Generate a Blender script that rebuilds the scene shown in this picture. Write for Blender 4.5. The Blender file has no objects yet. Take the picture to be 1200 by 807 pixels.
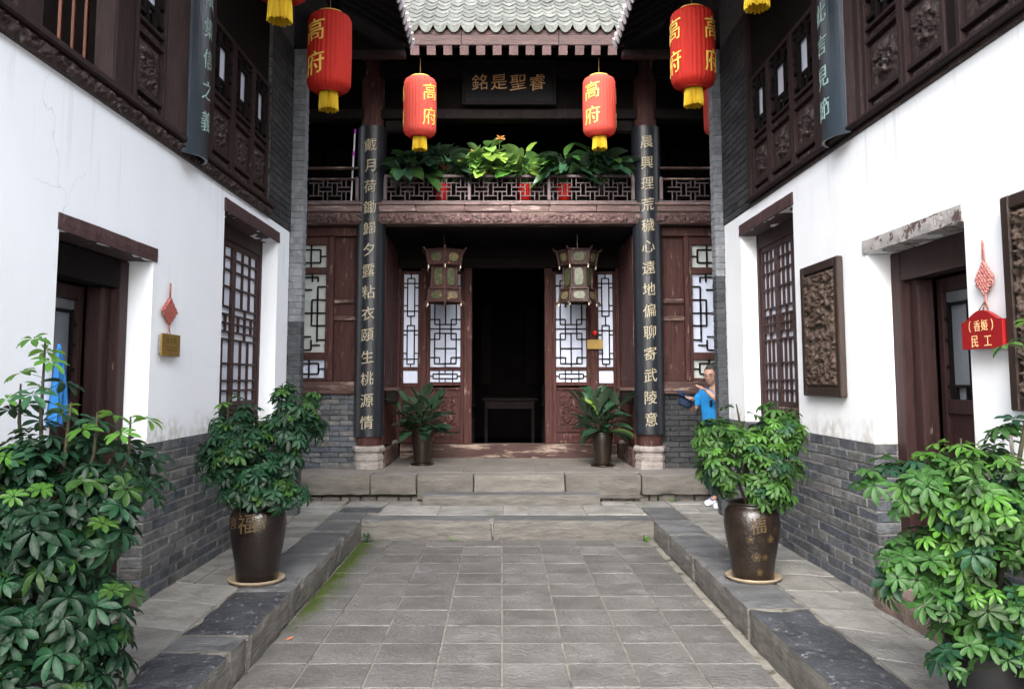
import bpy, bmesh, math, random
from mathutils import Vector, Matrix, noise
R = math.radians
rng = random.Random(7)
sc = bpy.context.scene
COL = sc.collection

# ------------------------------------------------------------ camera, sky, sun
PITCH = math.atan(970 / 10500)
cd = bpy.data.cameras.new('camera')
cd.sensor_width = 36
cd.lens = 36 * 970 / 1200
cd.shift_x = 12 / 1200
cd.shift_y = -49.1 / 1200
cd.clip_end = 2000
cam = bpy.data.objects.new('camera', cd)
COL.objects.link(cam)
cam.location = (0, 0, 1.5)
cam.rotation_euler = (R(90) + PITCH, 0, 0)
sc.camera = cam

SUN_EL, SUN_AZ = 38, 188          # azimuth from +Y clockwise: the sun stands behind the camera, to the left
wd = bpy.data.worlds.new('World')
sc.world = wd
wd.use_nodes = True
nt = wd.node_tree
bg = nt.nodes['Background']
sky = nt.nodes.new('ShaderNodeTexSky')
sky.sky_type = 'NISHITA'
sky.sun_disc = False
sky.sun_elevation = R(SUN_EL)
sky.sun_rotation = R(SUN_AZ)
sky.air_density = 1.3
sky.dust_density = 4.0
sky.ozone_density = 0.9
hs = nt.nodes.new('ShaderNodeHueSaturation')
hs.inputs['Saturation'].default_value = 0.32
nt.links.new(sky.outputs[0], hs.inputs['Color'])
nt.links.new(hs.outputs[0], bg.inputs[0])
bg.inputs[1].default_value = 0.15
sl = bpy.data.lights.new('sun', 'SUN')
sl.energy = 0.7
sl.angle = R(50)
sl.color = (1, 0.965, 0.92)
so = bpy.data.objects.new('sun', sl)
COL.objects.link(so)
az, el = R(SUN_AZ), R(SUN_EL)
sd = Vector((math.sin(az) * math.cos(el), math.cos(az) * math.cos(el), math.sin(el)))
so.rotation_euler = sd.to_track_quat('Z', 'Y').to_euler()
sc.view_settings.view_transform = 'Standard'
sc.view_settings.look = 'None'
sc.view_settings.exposure = 2.64
sc.view_settings.gamma = 1
sc.cycles.max_bounces = 8
sc.cycles.diffuse_bounces = 5

# ------------------------------------------------------------ materials
MAT = {}


def mat(name, base, rough=0.7, var=0.25, vscale=3.0, stretch=(1, 1, 1), rnd=0.0, rnd_to=None, rnd_hue=None,
        patch=None, patch2=None, bump=0.3, bscale=60.0, spec=0.3, trans=0.0, back=None, metal=0.0, coat=0.0, local=False):
    """patch = (colour, scale, threshold, softness, stretch)"""
    m = bpy.data.materials.new(name)
    m.use_nodes = True
    n, l = m.node_tree.nodes, m.node_tree.links
    b = n['Principled BSDF']
    geo = n.new('ShaderNodeNewGeometry')
    tc = n.new('ShaderNodeTexCoord')
    P = tc.outputs['Object'] if local else geo.outputs['Position']
    info = n.new('ShaderNodeObjectInfo')

    def mapped(st):
        mp = n.new('ShaderNodeMapping')
        mp.inputs['Scale'].default_value = st
        l.new(P, mp.inputs['Vector'])
        if rnd or rnd_to:
            cm = n.new('ShaderNodeCombineXYZ')
            mm = n.new('ShaderNodeMath'); mm.operation = 'MULTIPLY'; mm.inputs[1].default_value = 37.0
            l.new(info.outputs['Random'], mm.inputs[0])
            for k in range(3): l.new(mm.outputs[0], cm.inputs[k])
            l.new(cm.outputs[0], mp.inputs['Location'])
        return mp.outputs[0]

    def nz(scale, st, detail=6, rg=0.6):
        t = n.new('ShaderNodeTexNoise')
        t.inputs['Scale'].default_value = scale
        t.inputs['Detail'].default_value = detail
        t.inputs['Roughness'].default_value = rg
        l.new(mapped(st), t.inputs['Vector'])
        return t.outputs['Fac']

    def mix(fac, a, c, blend='MIX'):
        x = n.new('ShaderNodeMix')
        x.data_type = 'RGBA'; x.blend_type = blend
        for v, i in ((fac, 0), (a, 6), (c, 7)):
            if hasattr(v, 'links'): l.new(v, x.inputs[i])
            else: x.inputs[i].default_value = v if i == 0 else (*v[:3], 1)
        return x.outputs[2]

    def ramp(f, lo, hi):
        r = n.new('ShaderNodeMapRange')
        r.inputs['From Min'].default_value = lo
        r.inputs['From Max'].default_value = hi
        l.new(f, r.inputs['Value'])
        return r.outputs[0]
    c = (*base, 1)
    if rnd_to: c = mix(info.outputs['Random'], base, rnd_to)
    if rnd:
        r = n.new('ShaderNodeMapRange')
        r.inputs['To Min'].default_value = 1 - rnd; r.inputs['To Max'].default_value = 1 + rnd
        wn = n.new('ShaderNodeTexWhiteNoise'); wn.noise_dimensions = '1D'
        l.new(info.outputs['Random'], wn.inputs['W'])
        l.new(wn.outputs['Value'], r.inputs['Value'])
        cc = n.new('ShaderNodeCombineColor')
        for k in range(3): l.new(r.outputs[0], cc.inputs[k])
        c = mix(1.0, c, cc.outputs[0], 'MULTIPLY')
    f = nz(vscale, stretch)
    r = n.new('ShaderNodeMapRange')
    r.inputs['From Min'].default_value = 0.3; r.inputs['From Max'].default_value = 0.7
    r.inputs['To Min'].default_value = 1 - var; r.inputs['To Max'].default_value = 1 + var
    l.new(f, r.inputs['Value'])
    cc = n.new('ShaderNodeCombineColor')
    for k in range(3): l.new(r.outputs[0], cc.inputs[k])
    c = mix(1.0, c, cc.outputs[0], 'MULTIPLY')
    for p in (patch, patch2):
        if p:
            pf = ramp(nz(p[1], p[4] if len(p) > 4 else (1, 1, 1), 8, 0.68), p[2], p[2] + p[3])
            c = mix(pf, c, p[0])
    if back:
        c = mix(geo.outputs['Backfacing'], c, back)
    l.new(c, b.inputs['Base Color'])
    b.inputs['Roughness'].default_value = rough
    b.inputs['Specular IOR Level'].default_value = spec
    b.inputs['Metallic'].default_value = metal
    b.inputs['Coat Weight'].default_value = coat
    if bump:
        bp = n.new('ShaderNodeBump')
        bp.inputs['Strength'].default_value = bump
        bp.inputs['Distance'].default_value = 0.02
        l.new(nz(bscale, stretch, 5), bp.inputs['Height'])
        l.new(bp.outputs[0], b.inputs['Normal'])
    if trans:
        t = n.new('ShaderNodeBsdfTranslucent')
        l.new(c, t.inputs['Color'])
        ms = n.new('ShaderNodeMixShader')
        ms.inputs[0].default_value = trans
        l.new(b.outputs[0], ms.inputs[1]); l.new(t.outputs[0], ms.inputs[2])
        l.new(ms.outputs[0], n['Material Output'].inputs['Surface'])
    m['c'] = 1
    MAT[name] = m
    return m


TAN = (0.21, 0.155, 0.12)
mat('plaster', (0.765, 0.78, 0.81), 0.9, 0.04, 1.6, patch=((0.74, 0.74, 0.75), 2.0, 0.60, 0.15, (2.5, 2.5, .4)), patch2=((0.5, 0.48, 0.47), 6.0, 0.775, 0.02, (1, 1, .5)), bump=0.13, bscale=25)
mat('plaster_left', (0.79, 0.82, 0.87), 0.9, 0.025, 1.2, patch=((0.70, 0.72, 0.76), 2.0, 0.59, 0.15, (2.5, 2.5, .4)), patch2=((0.5, 0.48, 0.47), 6.0, 0.775, 0.02, (1, 1, .5)), bump=0.13, bscale=25)
mat('wood', (0.034, 0.0155, 0.015), 0.55, 0.35, 9, (3, 3, .35), rnd=0.12, patch=(TAN, 9, 0.67, 0.05, (2, 2, .5)), bump=0.5, bscale=50, spec=0.2)
mat('wood_hall', (0.048, 0.0185, 0.0165), 0.6, 0.45, 8, (3, 3, .3), rnd=0.18, patch=(TAN, 10, 0.595, 0.09, (2, 2, .4)), patch2=((0.05, 0.025, 0.02), 11, 0.62, 0.08, (2, 2, .3)), bump=0.5, bscale=50, spec=0.18)
mat('wood_worn', (0.062, 0.034, 0.030), 0.75, 0.4, 7, (.5, 2, 3), rnd=0.15, patch=((0.26, 0.20, 0.165), 5, 0.52, 0.1, (.45, 2, 2.5)), bump=0.8, bscale=40)
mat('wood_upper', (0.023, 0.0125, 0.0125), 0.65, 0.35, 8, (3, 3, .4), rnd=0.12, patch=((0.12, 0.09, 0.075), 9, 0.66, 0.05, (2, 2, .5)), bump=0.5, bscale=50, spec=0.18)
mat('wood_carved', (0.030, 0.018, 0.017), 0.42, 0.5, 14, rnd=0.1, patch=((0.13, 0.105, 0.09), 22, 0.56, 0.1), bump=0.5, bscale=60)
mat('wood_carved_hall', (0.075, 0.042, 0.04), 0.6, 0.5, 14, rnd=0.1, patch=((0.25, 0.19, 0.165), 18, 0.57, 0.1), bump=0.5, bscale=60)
mat('carving_panel', (0.075, 0.052, 0.04), 0.5, 0.4, 20, patch=((0.035, 0.024, 0.02), 14, 0.55, 0.1), bump=0.4, bscale=80)
mat('panel_frame', (0.028, 0.017, 0.014), 0.4, 0.3, 9, (3, 3, .4), bump=0.3, bscale=60)
mat('dark_room', (0.006, 0.005, 0.005), 0.95, 0.3, 4, bump=0, spec=0.0)  # near-black colour paints the rooms' unlit darkness into their surfaces
mat('dark_shaded_wood', (0.0075, 0.0055, 0.0055), 0.8, 0.3, 8, (3, 3, .5), rnd=0.25, bump=0.4, bscale=40, spec=0.1)  # dark timber, blackened further to paint in shade of eaves and recesses
mat('orange_wood', (0.10, 0.026, 0.012), 0.5, 0.3, 8, (3, 3, .5), bump=0.3, bscale=40)
mat('lintel_pale', (0.36, 0.34, 0.33), 0.85, 0.2, 9, patch=((0.09, 0.06, 0.055), 8, 0.52, 0.05, (1, 1, 1.4)), bump=0.8, bscale=40)
mat('lintel', (0.058, 0.03, 0.031), 0.7, 0.3, 9, patch=((0.5, 0.47, 0.45), 8, 0.71, 0.03), bump=0.6, bscale=40)
mat('brick', (0.060, 0.070, 0.088), 0.8, 0.45, 12, rnd=0.22, rnd_to=(0.132, 0.130, 0.128), patch=((0.27, 0.265, 0.26), 11, 0.64, 0.1), patch2=((0.19, 0.185, 0.18), 2.6, 0.54, 0.2), bump=1.0, bscale=70)
mat('mortar', (0.20, 0.198, 0.195), 0.95, 0.3, 20, bump=0.6, bscale=80)
mat('mortar_dark', (0.11, 0.11, 0.115), 0.95, 0.3, 20, bump=0.6, bscale=80)
mat('brick_dark', (0.026, 0.029, 0.033), 0.8, 0.3, 14, rnd=0.3, rnd_to=(0.042, 0.042, 0.045), patch=((0.12, 0.12, 0.12), 9, 0.68, 0.1), bump=0.9, bscale=70)
mat('pier_face', (0.20, 0.212, 0.23), 0.8, 0.3, 5, (2, 2, .6), rnd=0.06, patch=((0.36, 0.37, 0.38), 6, 0.6, 0.1, (2, 2, .6)), bump=0.9, bscale=50)
mat('pier_low', (0.045, 0.049, 0.055), 0.8, 0.3, 9, rnd=0.15, rnd_to=(0.055, 0.059, 0.066), bump=0.9, bscale=50)
mat('sill_stone', (0.18, 0.135, 0.115), 0.85, 0.2, 6, patch=((0.4, 0.34, 0.3), 4, 0.55, 0.15), bump=0.8, bscale=30)
mat('paving', (0.205, 0.20, 0.188), 0.7, 0.3, 4, rnd=0.16, patch=((0.10, 0.095, 0.085), 3, 0.55, 0.15), patch2=((0.25, 0.245, 0.24), 8, 0.62, 0.12), bump=1.0, bscale=25)
mat('kerb_top', (0.040, 0.043, 0.050), 0.5, 0.4, 5, rnd_to=(0.05, 0.054, 0.062), patch=((0.16, 0.165, 0.175), 24, 0.585, 0.04, (1, .6, 1)), patch2=((0.13, 0.13, 0.135), 4, 0.60, 0.15), bump=1.0, bscale=30)
mat('kerb_far', (0.10, 0.103, 0.108), 0.6, 0.35, 5, (.5, 1, 1), rnd=0.15, patch=((0.19, 0.185, 0.18), 7, 0.58, 0.12), patch2=((0.055, 0.057, 0.06), 4, 0.58, 0.12), bump=1.0, bscale=30)
mat('kerb_side', (0.13, 0.122, 0.112), 0.85, 0.3, 10, (.5, .5, 3), rnd=0.1, patch=((0.09, 0.085, 0.075), 9, 0.55, 0.1, (.4, .4, 3)), bump=1.0, bscale=35)
mat('riser', (0.12, 0.11, 0.10), 0.85, 0.3, 6, (.5, 1, 2), rnd=0.14, patch=((0.12, 0.11, 0.09), 6, 0.57, 0.12, (.4, 1, 2)), bump=1.0, bscale=35)
mat('platform_top', (0.155, 0.142, 0.130), 0.75, 0.2, 3, rnd=0.05, patch=((0.13, 0.115, 0.10), 3.2, 0.54, 0.2), patch2=((0.26, 0.24, 0.22), 9, 0.64, 0.1), bump=0.8, bscale=25)
mat('base_stone', (0.24, 0.215, 0.20), 0.85, 0.25, 9, patch=((0.14, 0.125, 0.11), 10, 0.56, 0.1), bump=0.9, bscale=40)
mat('joint', (0.19, 0.18, 0.155), 0.95, 0.3, 10, patch=((0.05, 0.048, 0.042), 5, 0.52, 0.1), bump=0.5, bscale=50)
mat('moss_soil', (0.045, 0.05, 0.03), 0.95, 0.5, 10, bump=0.8, bscale=50)
mat('ground', (0.16, 0.15, 0.135), 0.9, 0.2, 1, bump=0.5, bscale=20)
mat('roof_tile', (0.088, 0.093, 0.086), 0.8, 0.3, 12, rnd=0.25, patch=((0.07, 0.07, 0.065), 9, 0.55, 0.1), bump=0.6, bscale=50)
mat('roof_tile_wing', (0.26, 0.235, 0.245), 0.75, 0.3, 12, rnd=0.3, patch=((0.4, 0.37, 0.38), 9, 0.6, 0.1), bump=0.6, bscale=50)
mat('fascia', (0.045, 0.026, 0.025), 0.7, 0.3, 8, (.4, 1, 2), patch=((0.42, 0.3, 0.27), 6, 0.66, 0.05, (.5, 1, 2.5)), bump=0.6, bscale=40)
mat('rafter_end', (0.080, 0.048, 0.048), 0.75, 0.25, 9, rnd=0.12, patch=((0.5, 0.4, 0.37), 9, 0.66, 0.05), bump=0.5, bscale=40)
mat('paper', (0.50, 0.55, 0.68), 0.6, 0.05, 5, rnd=0.05, bump=0.1, bscale=20, spec=0.4)
mat('paper_grey', (0.44, 0.47, 0.455), 0.5, 0.12, 5, rnd=0.08, bump=0.1, bscale=20, spec=0.4)
mat('paper_wing', (0.62, 0.66, 0.76), 0.35, 0.06, 5, rnd=0.1, bump=0.1, bscale=20, spec=0.5)
mat('lacquer', (0.007, 0.009, 0.013), 0.38, 0.2, 6, bump=0.25, bscale=12, spec=0.45)
mat('lacquer_blue', (0.018, 0.027, 0.037), 0.33, 0.3, 5, (1, 1, .3), patch=((0.045, 0.055, 0.062), 5, 0.62, 0.15, (1, 1, .3)), bump=0.2, bscale=20, spec=0.5)
mat('plaque_board', (0.005, 0.005, 0.0065), 0.7, 0.2, 6, bump=0.2, bscale=20, spec=0.1)
mat('gold', (0.30, 0.26, 0.18), 0.5, 0.3, 30, bump=0.2, bscale=80)
mat('gold_dim', (0.36, 0.20, 0.08), 0.45, 0.2, 30, bump=0.2)
mat('pale_green_ink', (0.22, 0.32, 0.30), 0.6, 0.3, 30, bump=0)
mat('lantern_red_skylit', (0.66, 0.10, 0.075), 0.75, 0.08, 6, (4, 4, .3), bump=0.2, bscale=60, trans=0.42, spec=0.15)  # red cloth lightened to salmon: sky light put into its colour
mat('lantern_red_near', (0.46, 0.025, 0.016), 0.7, 0.12, 6, (4, 4, .3), bump=0.2, bscale=60, trans=0.30, spec=0.2)
mat('lantern_gold', (0.62, 0.42, 0.08), 0.5, 0.15, 12, bump=0.1)
mat('fringe', (0.62, 0.42, 0.02), 0.6, 0.3, 70, (1, 1, .05), bump=0.8, bscale=160, trans=0.2)
mat('pot_glaze', (0.009, 0.006, 0.0055), 0.22, 0.4, 9, patch=((0.07, 0.035, 0.018), 9, 0.6, 0.15), bump=0.3, bscale=30, spec=0.5)
mat('pot_brown', (0.012, 0.0075, 0.0055), 0.28, 0.4, 9, patch=((0.028, 0.015, 0.008), 11, 0.56, 0.12), bump=0.3, bscale=40, spec=0.5)
mat('pot_gold', (0.06, 0.04, 0.018), 0.4, 0.3, 20, bump=0.1)
mat('saucer', (0.24, 0.19, 0.13), 0.6, 0.2, 9, bump=0.3)
mat('soil', (0.03, 0.022, 0.015), 0.95, 0.4, 30, bump=1, bscale=60)
mat('red_pot', (0.5, 0.02, 0.015), 0.3, 0.1, 5, bump=0)
mat('stem', (0.028, 0.026, 0.013), 0.7, 0.3, 20, bump=0.5)
mat('stem_green', (0.08, 0.16, 0.04), 0.6, 0.2, 20, bump=0.2)
mat('leaf_dark', (0.005, 0.023, 0.011), 0.48, 0.3, 30, rnd=0.5, rnd_to=(0.011, 0.042, 0.018), back=(0.03, 0.07, 0.035), bump=0.3, bscale=40, trans=0.12, spec=0.28)
mat('leaf_mid', (0.015, 0.048, 0.010), 0.48, 0.3, 30, rnd=0.5, rnd_to=(0.042, 0.098, 0.018), back=(0.045, 0.11, 0.035), bump=0.3, bscale=40, trans=0.2, spec=0.28)
mat('leaf_light', (0.05, 0.135, 0.018), 0.42, 0.2, 30, rnd=0.25, back=(0.16, 0.32, 0.06), bump=0.15, bscale=30, trans=0.3)
mat('leaf_lime', (0.17, 0.28, 0.045), 0.4, 0.3, 20, rnd=0.3, back=(0.2, 0.32, 0.1), bump=0.15, bscale=30, trans=0.25)
mat('leaf_brown', (0.12, 0.065, 0.02), 0.6, 0.3, 20, rnd=0.3, bump=0.2, trans=0.1)
mat('leaf_broad', (0.012, 0.032, 0.017), 0.33, 0.3, 14, rnd=0.4, rnd_to=(0.03, 0.08, 0.04), back=(0.06, 0.10, 0.06), bump=0.15, bscale=20, trans=0.1, spec=0.5)
mat('leaf_bright', (0.06, 0.20, 0.03), 0.35, 0.3, 14, rnd=0.3, rnd_to=(0.17, 0.33, 0.07), back=(0.15, 0.28, 0.1), bump=0.15, bscale=20, trans=0.2)
mat('flower_red', (0.6, 0.03, 0.02), 0.4, 0.1, 9, bump=0)
mat('flower_orange', (0.75, 0.2, 0.06), 0.4, 0.1, 9, bump=0)
mat('knot_red', (0.34, 0.10, 0.08), 0.7, 0.3, 60, bump=0.4, bscale=120)
mat('knot_pink', (0.48, 0.19, 0.17), 0.7, 0.3, 60, bump=0.4, bscale=120)
mat('brass', (0.24, 0.15, 0.035), 0.38, 0.15, 9, bump=0.1, metal=0.3)
mat('ink', (0.10, 0.06, 0.02), 0.6, 0.1, 9, bump=0)
mat('sign_red', (0.25, 0.010, 0.012), 0.4, 0.1, 9, bump=0.1)
mat('sign_gold', (0.75, 0.50, 0.24), 0.5, 0.1, 9, bump=0)
mat('blue_cloth', (0.02, 0.14, 0.38), 0.8, 0.15, 9, bump=0.3)
mat('shirt_blue', (0.008, 0.15, 0.38), 0.85, 0.12, 12, bump=0.35, bscale=40)
mat('trousers', (0.03, 0.035, 0.05), 0.9, 0.15, 12, bump=0.4, bscale=60)
mat('paper_shaded', (0.15, 0.165, 0.19), 0.4, 0.15, 5, bump=0.1, bscale=20, spec=0.4)  # pane paper darkened to carry the doorway's shade
mat('rail_wood', (0.095, 0.072, 0.075), 0.6, 0.3, 9, rnd=0.2, patch=((0.22, 0.18, 0.17), 9, 0.62, 0.08), bump=0.4, bscale=50)
mat('beam_pale', (0.13, 0.087, 0.082), 0.75, 0.35, 7, (.5, 2, 3), rnd=0.15, patch=((0.34, 0.27, 0.24), 5, 0.55, 0.1, (.45, 2, 2.5)), patch2=((0.08, 0.04, 0.036), 6, 0.60, 0.08, (.5, 2, 2)), bump=0.8, bscale=40)
mat('skin', (0.33, 0.195, 0.145), 0.5, 0.08, 25, bump=0.1)
mat('hair', (0.035, 0.03, 0.03), 0.7, 0.3, 60, bump=0.6, bscale=200)
mat('navy', (0.012, 0.024, 0.055), 0.7, 0.2, 20, bump=0.3)
mat('shoe_white', (0.6, 0.62, 0.65), 0.6, 0.1, 20, bump=0.1)
mat('shoe_blue', (0.04, 0.12, 0.3), 0.6, 0.1, 20, bump=0.1)
mat('black_plastic', (0.006, 0.006, 0.007), 0.6, 0.1, 9, bump=0)
mat('glass_lens', (0.05, 0.05, 0.055), 0.1, 0.0, 9, bump=0)
mat('lamp_wood', (0.038, 0.016, 0.014), 0.45, 0.3, 20, patch=((0.35, 0.25, 0.18), 14, 0.63, 0.08), bump=0.5, bscale=80)
mat('lamp_wood_grey', (0.03, 0.015, 0.013), 0.5, 0.3, 20, patch=((0.32, 0.26, 0.2), 14, 0.6, 0.08), bump=0.5, bscale=80)
mat('painted_glass', (0.055, 0.058, 0.032), 0.3, 0.3, 25, patch=((0.022, 0.045, 0.02), 22, 0.5, 0.06), patch2=((0.2, 0.14, 0.05), 18, 0.6, 0.05), bump=0, spec=0.5)
mat('painted_cream', (0.075, 0.075, 0.05), 0.3, 0.2, 25, patch=((0.2, 0.12, 0.035), 26, 0.5, 0.06), patch2=((0.06, 0.14, 0.07), 22, 0.58, 0.05), bump=0, spec=0.5)
mat('ivory', (0.55, 0.48, 0.36), 0.5, 0.1, 20, bump=0)
mat('purple', (0.35, 0.03, 0.4), 0.4, 0.1, 9, bump=0)
mat('white_plastic', (0.6, 0.6, 0.66), 0.4, 0.1, 9, bump=0)
mat('metal', (0.25, 0.24, 0.22), 0.4, 0.2, 20, metal=0.8, bump=0.2)
mat('jade', (0.10, 0.14, 0.12), 0.5, 0.2, 9, bump=0)

# floor tile: moss along the left kerb and tide marks, all laid on the stone itself
mat('floor_tile', (0.108, 0.1045, 0.101), 0.6, 0.28, 3.4, rnd=0.12, patch=((0.165, 0.165, 0.167), 3.1, 0.57, 0.14), patch2=((0.062, 0.059, 0.053), 5.5, 0.60, 0.12), bump=1.0, bscale=30)
def add_moss():
    m = MAT['floor_tile']
    n, l = m.node_tree.nodes, m.node_tree.links
    b = n['Principled BSDF']
    src = b.inputs['Base Color'].links[0].from_socket
    g = n.new('ShaderNodeNewGeometry')
    sx = n.new('ShaderNodeSeparateXYZ')
    l.new(g.outputs['Position'], sx.inputs[0])
    nz = n.new('ShaderNodeTexNoise'); nz.inputs['Scale'].default_value = 4.5; nz.inputs['Detail'].default_value = 12
    nz.inputs['Roughness'].default_value = 0.78
    l.new(g.outputs['Position'], nz.inputs['Vector'])
    mr = n.new('ShaderNodeMapRange')
    mr.inputs['From Min'].default_value = -1.10; mr.inputs['From Max'].default_value = -1.50
    l.new(sx.outputs[0], mr.inputs['Value'])
    yr = n.new('ShaderNodeMapRange')
    yr.inputs['From Min'].default_value = 5.2; yr.inputs['From Max'].default_value = 6.4
    l.new(sx.outputs[1], yr.inputs['Value'])
    m1 = n.new('ShaderNodeMath'); m1.operation = 'MULTIPLY'
    l.new(mr.outputs[0], m1.inputs[0]); l.new(yr.outputs[0], m1.inputs[1])
    m2 = n.new('ShaderNodeMath'); m2.operation = 'MULTIPLY_ADD'; m2.inputs[1].default_value = 0.62
    l.new(m1.outputs[0], m2.inputs[0]); l.new(nz.outputs['Fac'], m2.inputs[2])
    m3 = n.new('ShaderNodeMapRange')
    m3.inputs['From Min'].default_value = 0.80; m3.inputs['From Max'].default_value = 1.02
    l.new(m2.outputs[0], m3.inputs['Value'])
    x = n.new('ShaderNodeMix'); x.data_type = 'RGBA'
    l.new(m3.outputs[0], x.inputs[0]); l.new(src, x.inputs[6]); x.inputs[7].default_value = (0.045, 0.070, 0.010, 1)
    # right edge: a thin yellow-green line
    r2 = n.new('ShaderNodeMapRange'); r2.inputs['From Min'].default_value = 1.46; r2.inputs['From Max'].default_value = 1.62
    l.new(sx.outputs[0], r2.inputs['Value'])
    m4 = n.new('ShaderNodeMath'); m4.operation = 'MULTIPLY_ADD'; m4.inputs[1].default_value = 0.35
    l.new(r2.outputs[0], m4.inputs[0]); l.new(nz.outputs['Fac'], m4.inputs[2])
    m5 = n.new('ShaderNodeMapRange'); m5.inputs['From Min'].default_value = 0.82; m5.inputs['From Max'].default_value = 0.98
    l.new(m4.outputs[0], m5.inputs['Value'])
    x2 = n.new('ShaderNodeMix'); x2.data_type = 'RGBA'
    l.new(m5.outputs[0], x2.inputs[0]); l.new(x.outputs[2], x2.inputs[6]); x2.inputs[7].default_value = (0.12, 0.12, 0.03, 1)
    l.new(x2.outputs[2], b.inputs['Base Color'])
add_moss()


def weather_plaster(m):
    n, l = m.node_tree.nodes, m.node_tree.links
    b = n['Principled BSDF']
    src = b.inputs['Base Color'].links[0].from_socket
    g = n.new('ShaderNodeNewGeometry')
    def noise_(scale, st=(1, 1, 1), d=8):
        mp = n.new('ShaderNodeMapping'); mp.inputs['Scale'].default_value = st
        l.new(g.outputs['Position'], mp.inputs['Vector'])
        t = n.new('ShaderNodeTexNoise'); t.inputs['Scale'].default_value = scale; t.inputs['Detail'].default_value = d
        l.new(mp.outputs[0], t.inputs['Vector']); return t
    def rng_(v, a, c, x=0, y=1):
        q = n.new('ShaderNodeMapRange')
        for k, w in zip(('From Min', 'From Max', 'To Min', 'To Max'), (a, c, x, y)): q.inputs[k].default_value = w
        l.new(v, q.inputs['Value']); return q.outputs[0]
    def mul(a, c):
        q = n.new('ShaderNodeMath'); q.operation = 'MULTIPLY'; l.new(a, q.inputs[0]); l.new(c, q.inputs[1]); return q.outputs[0]
    def mix(f, a, c):
        x = n.new('ShaderNodeMix'); x.data_type = 'RGBA'; l.new(f, x.inputs[0]); l.new(a, x.inputs[6]); x.inputs[7].default_value = (*c, 1); return x.outputs[2]
    sx = n.new('ShaderNodeSeparateXYZ'); l.new(g.outputs['Position'], sx.inputs[0])
    # soiled band above the bricks, with an uneven upper edge
    ad = n.new('ShaderNodeMath'); ad.operation = 'MULTIPLY_ADD'; ad.inputs[1].default_value = -.45
    l.new(noise_(3.2).outputs['Fac'], ad.inputs[0]); l.new(sx.outputs[2], ad.inputs[2])
    f = mul(rng_(ad.outputs[0], 1.02, .84), rng_(noise_(14).outputs['Fac'], .35, .62))
    c = mix(f, src, (.50, .48, .45))
    # drips that start under the timber sill
    f2 = mul(rng_(noise_(5, (3.5, 3.5, .12)).outputs['Fac'], .60, .70), rng_(sx.outputs[2], 2.5, 3.2, 0, .42))
    c = mix(f2, c, (.52, .51, .50))
    # hairline cracks
    w = noise_(1.6, d=5)
    va = n.new('ShaderNodeVectorMath'); va.operation = 'MULTIPLY_ADD'; va.inputs[1].default_value = (.7, .7, .7)
    l.new(w.outputs['Color'], va.inputs[0]); l.new(g.outputs['Position'], va.inputs[2])
    vo = n.new('ShaderNodeTexVoronoi'); vo.feature = 'DISTANCE_TO_EDGE'; vo.inputs['Scale'].default_value = .75
    l.new(va.outputs[0], vo.inputs['Vector'])
    f3 = mul(rng_(vo.outputs['Distance'], .003, .001), rng_(noise_(.9).outputs['Fac'], .54, .62, 0, .35))
    c = mix(f3, c, (.42, .41, .41))
    l.new(c, b.inputs['Base Color'])
weather_plaster(MAT['plaster']); weather_plaster(MAT['plaster_left'])

# ------------------------------------------------------------ object helpers
WL = {}      # world location of every object while it is being built


def link(o, loc=(0, 0, 0), parent=None):
    COL.objects.link(o)
    loc = Vector(loc)
    WL[o] = loc
    if parent is not None:
        o.parent = parent
        o.location = loc - WL[parent]
    else:
        o.location = loc
    return o


def thing(name, label, cat, loc=(0, 0, 0), group=None, kind=None):
    o = bpy.data.objects.new(name, None)
    o.empty_display_size = 0.1
    link(o, loc)
    if label: o['label'] = label
    if cat: o['category'] = cat
    if group: o['group'] = group
    if kind: o['kind'] = kind
    return o


def tag(o, label, cat, group=None):
    o['label'] = label; o['category'] = cat
    if group: o['group'] = group
    return o


def mesh_from(verts, faces, mats, smooth=False, fm=None):
    me = bpy.data.meshes.new('mesh')
    me.from_pydata([tuple(v) for v in verts], [], faces)
    for m in (mats if isinstance(mats, (list, tuple)) else [mats]): me.materials.append(MAT[m])
    if smooth: me.polygons.foreach_set('use_smooth', [True] * len(me.polygons))
    if fm: me.polygons.foreach_set('material_index', fm)
    me.update()
    return me


def put(name, me, loc, parent=None, rz=0.0, rot=None, scale=None):
    o = bpy.data.objects.new(name, me)
    link(o, loc, parent)
    if rot is not None: o.rotation_euler = rot
    elif rz: o.rotation_euler = (0, 0, rz)
    if scale: o.scale = scale
    return o


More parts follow.
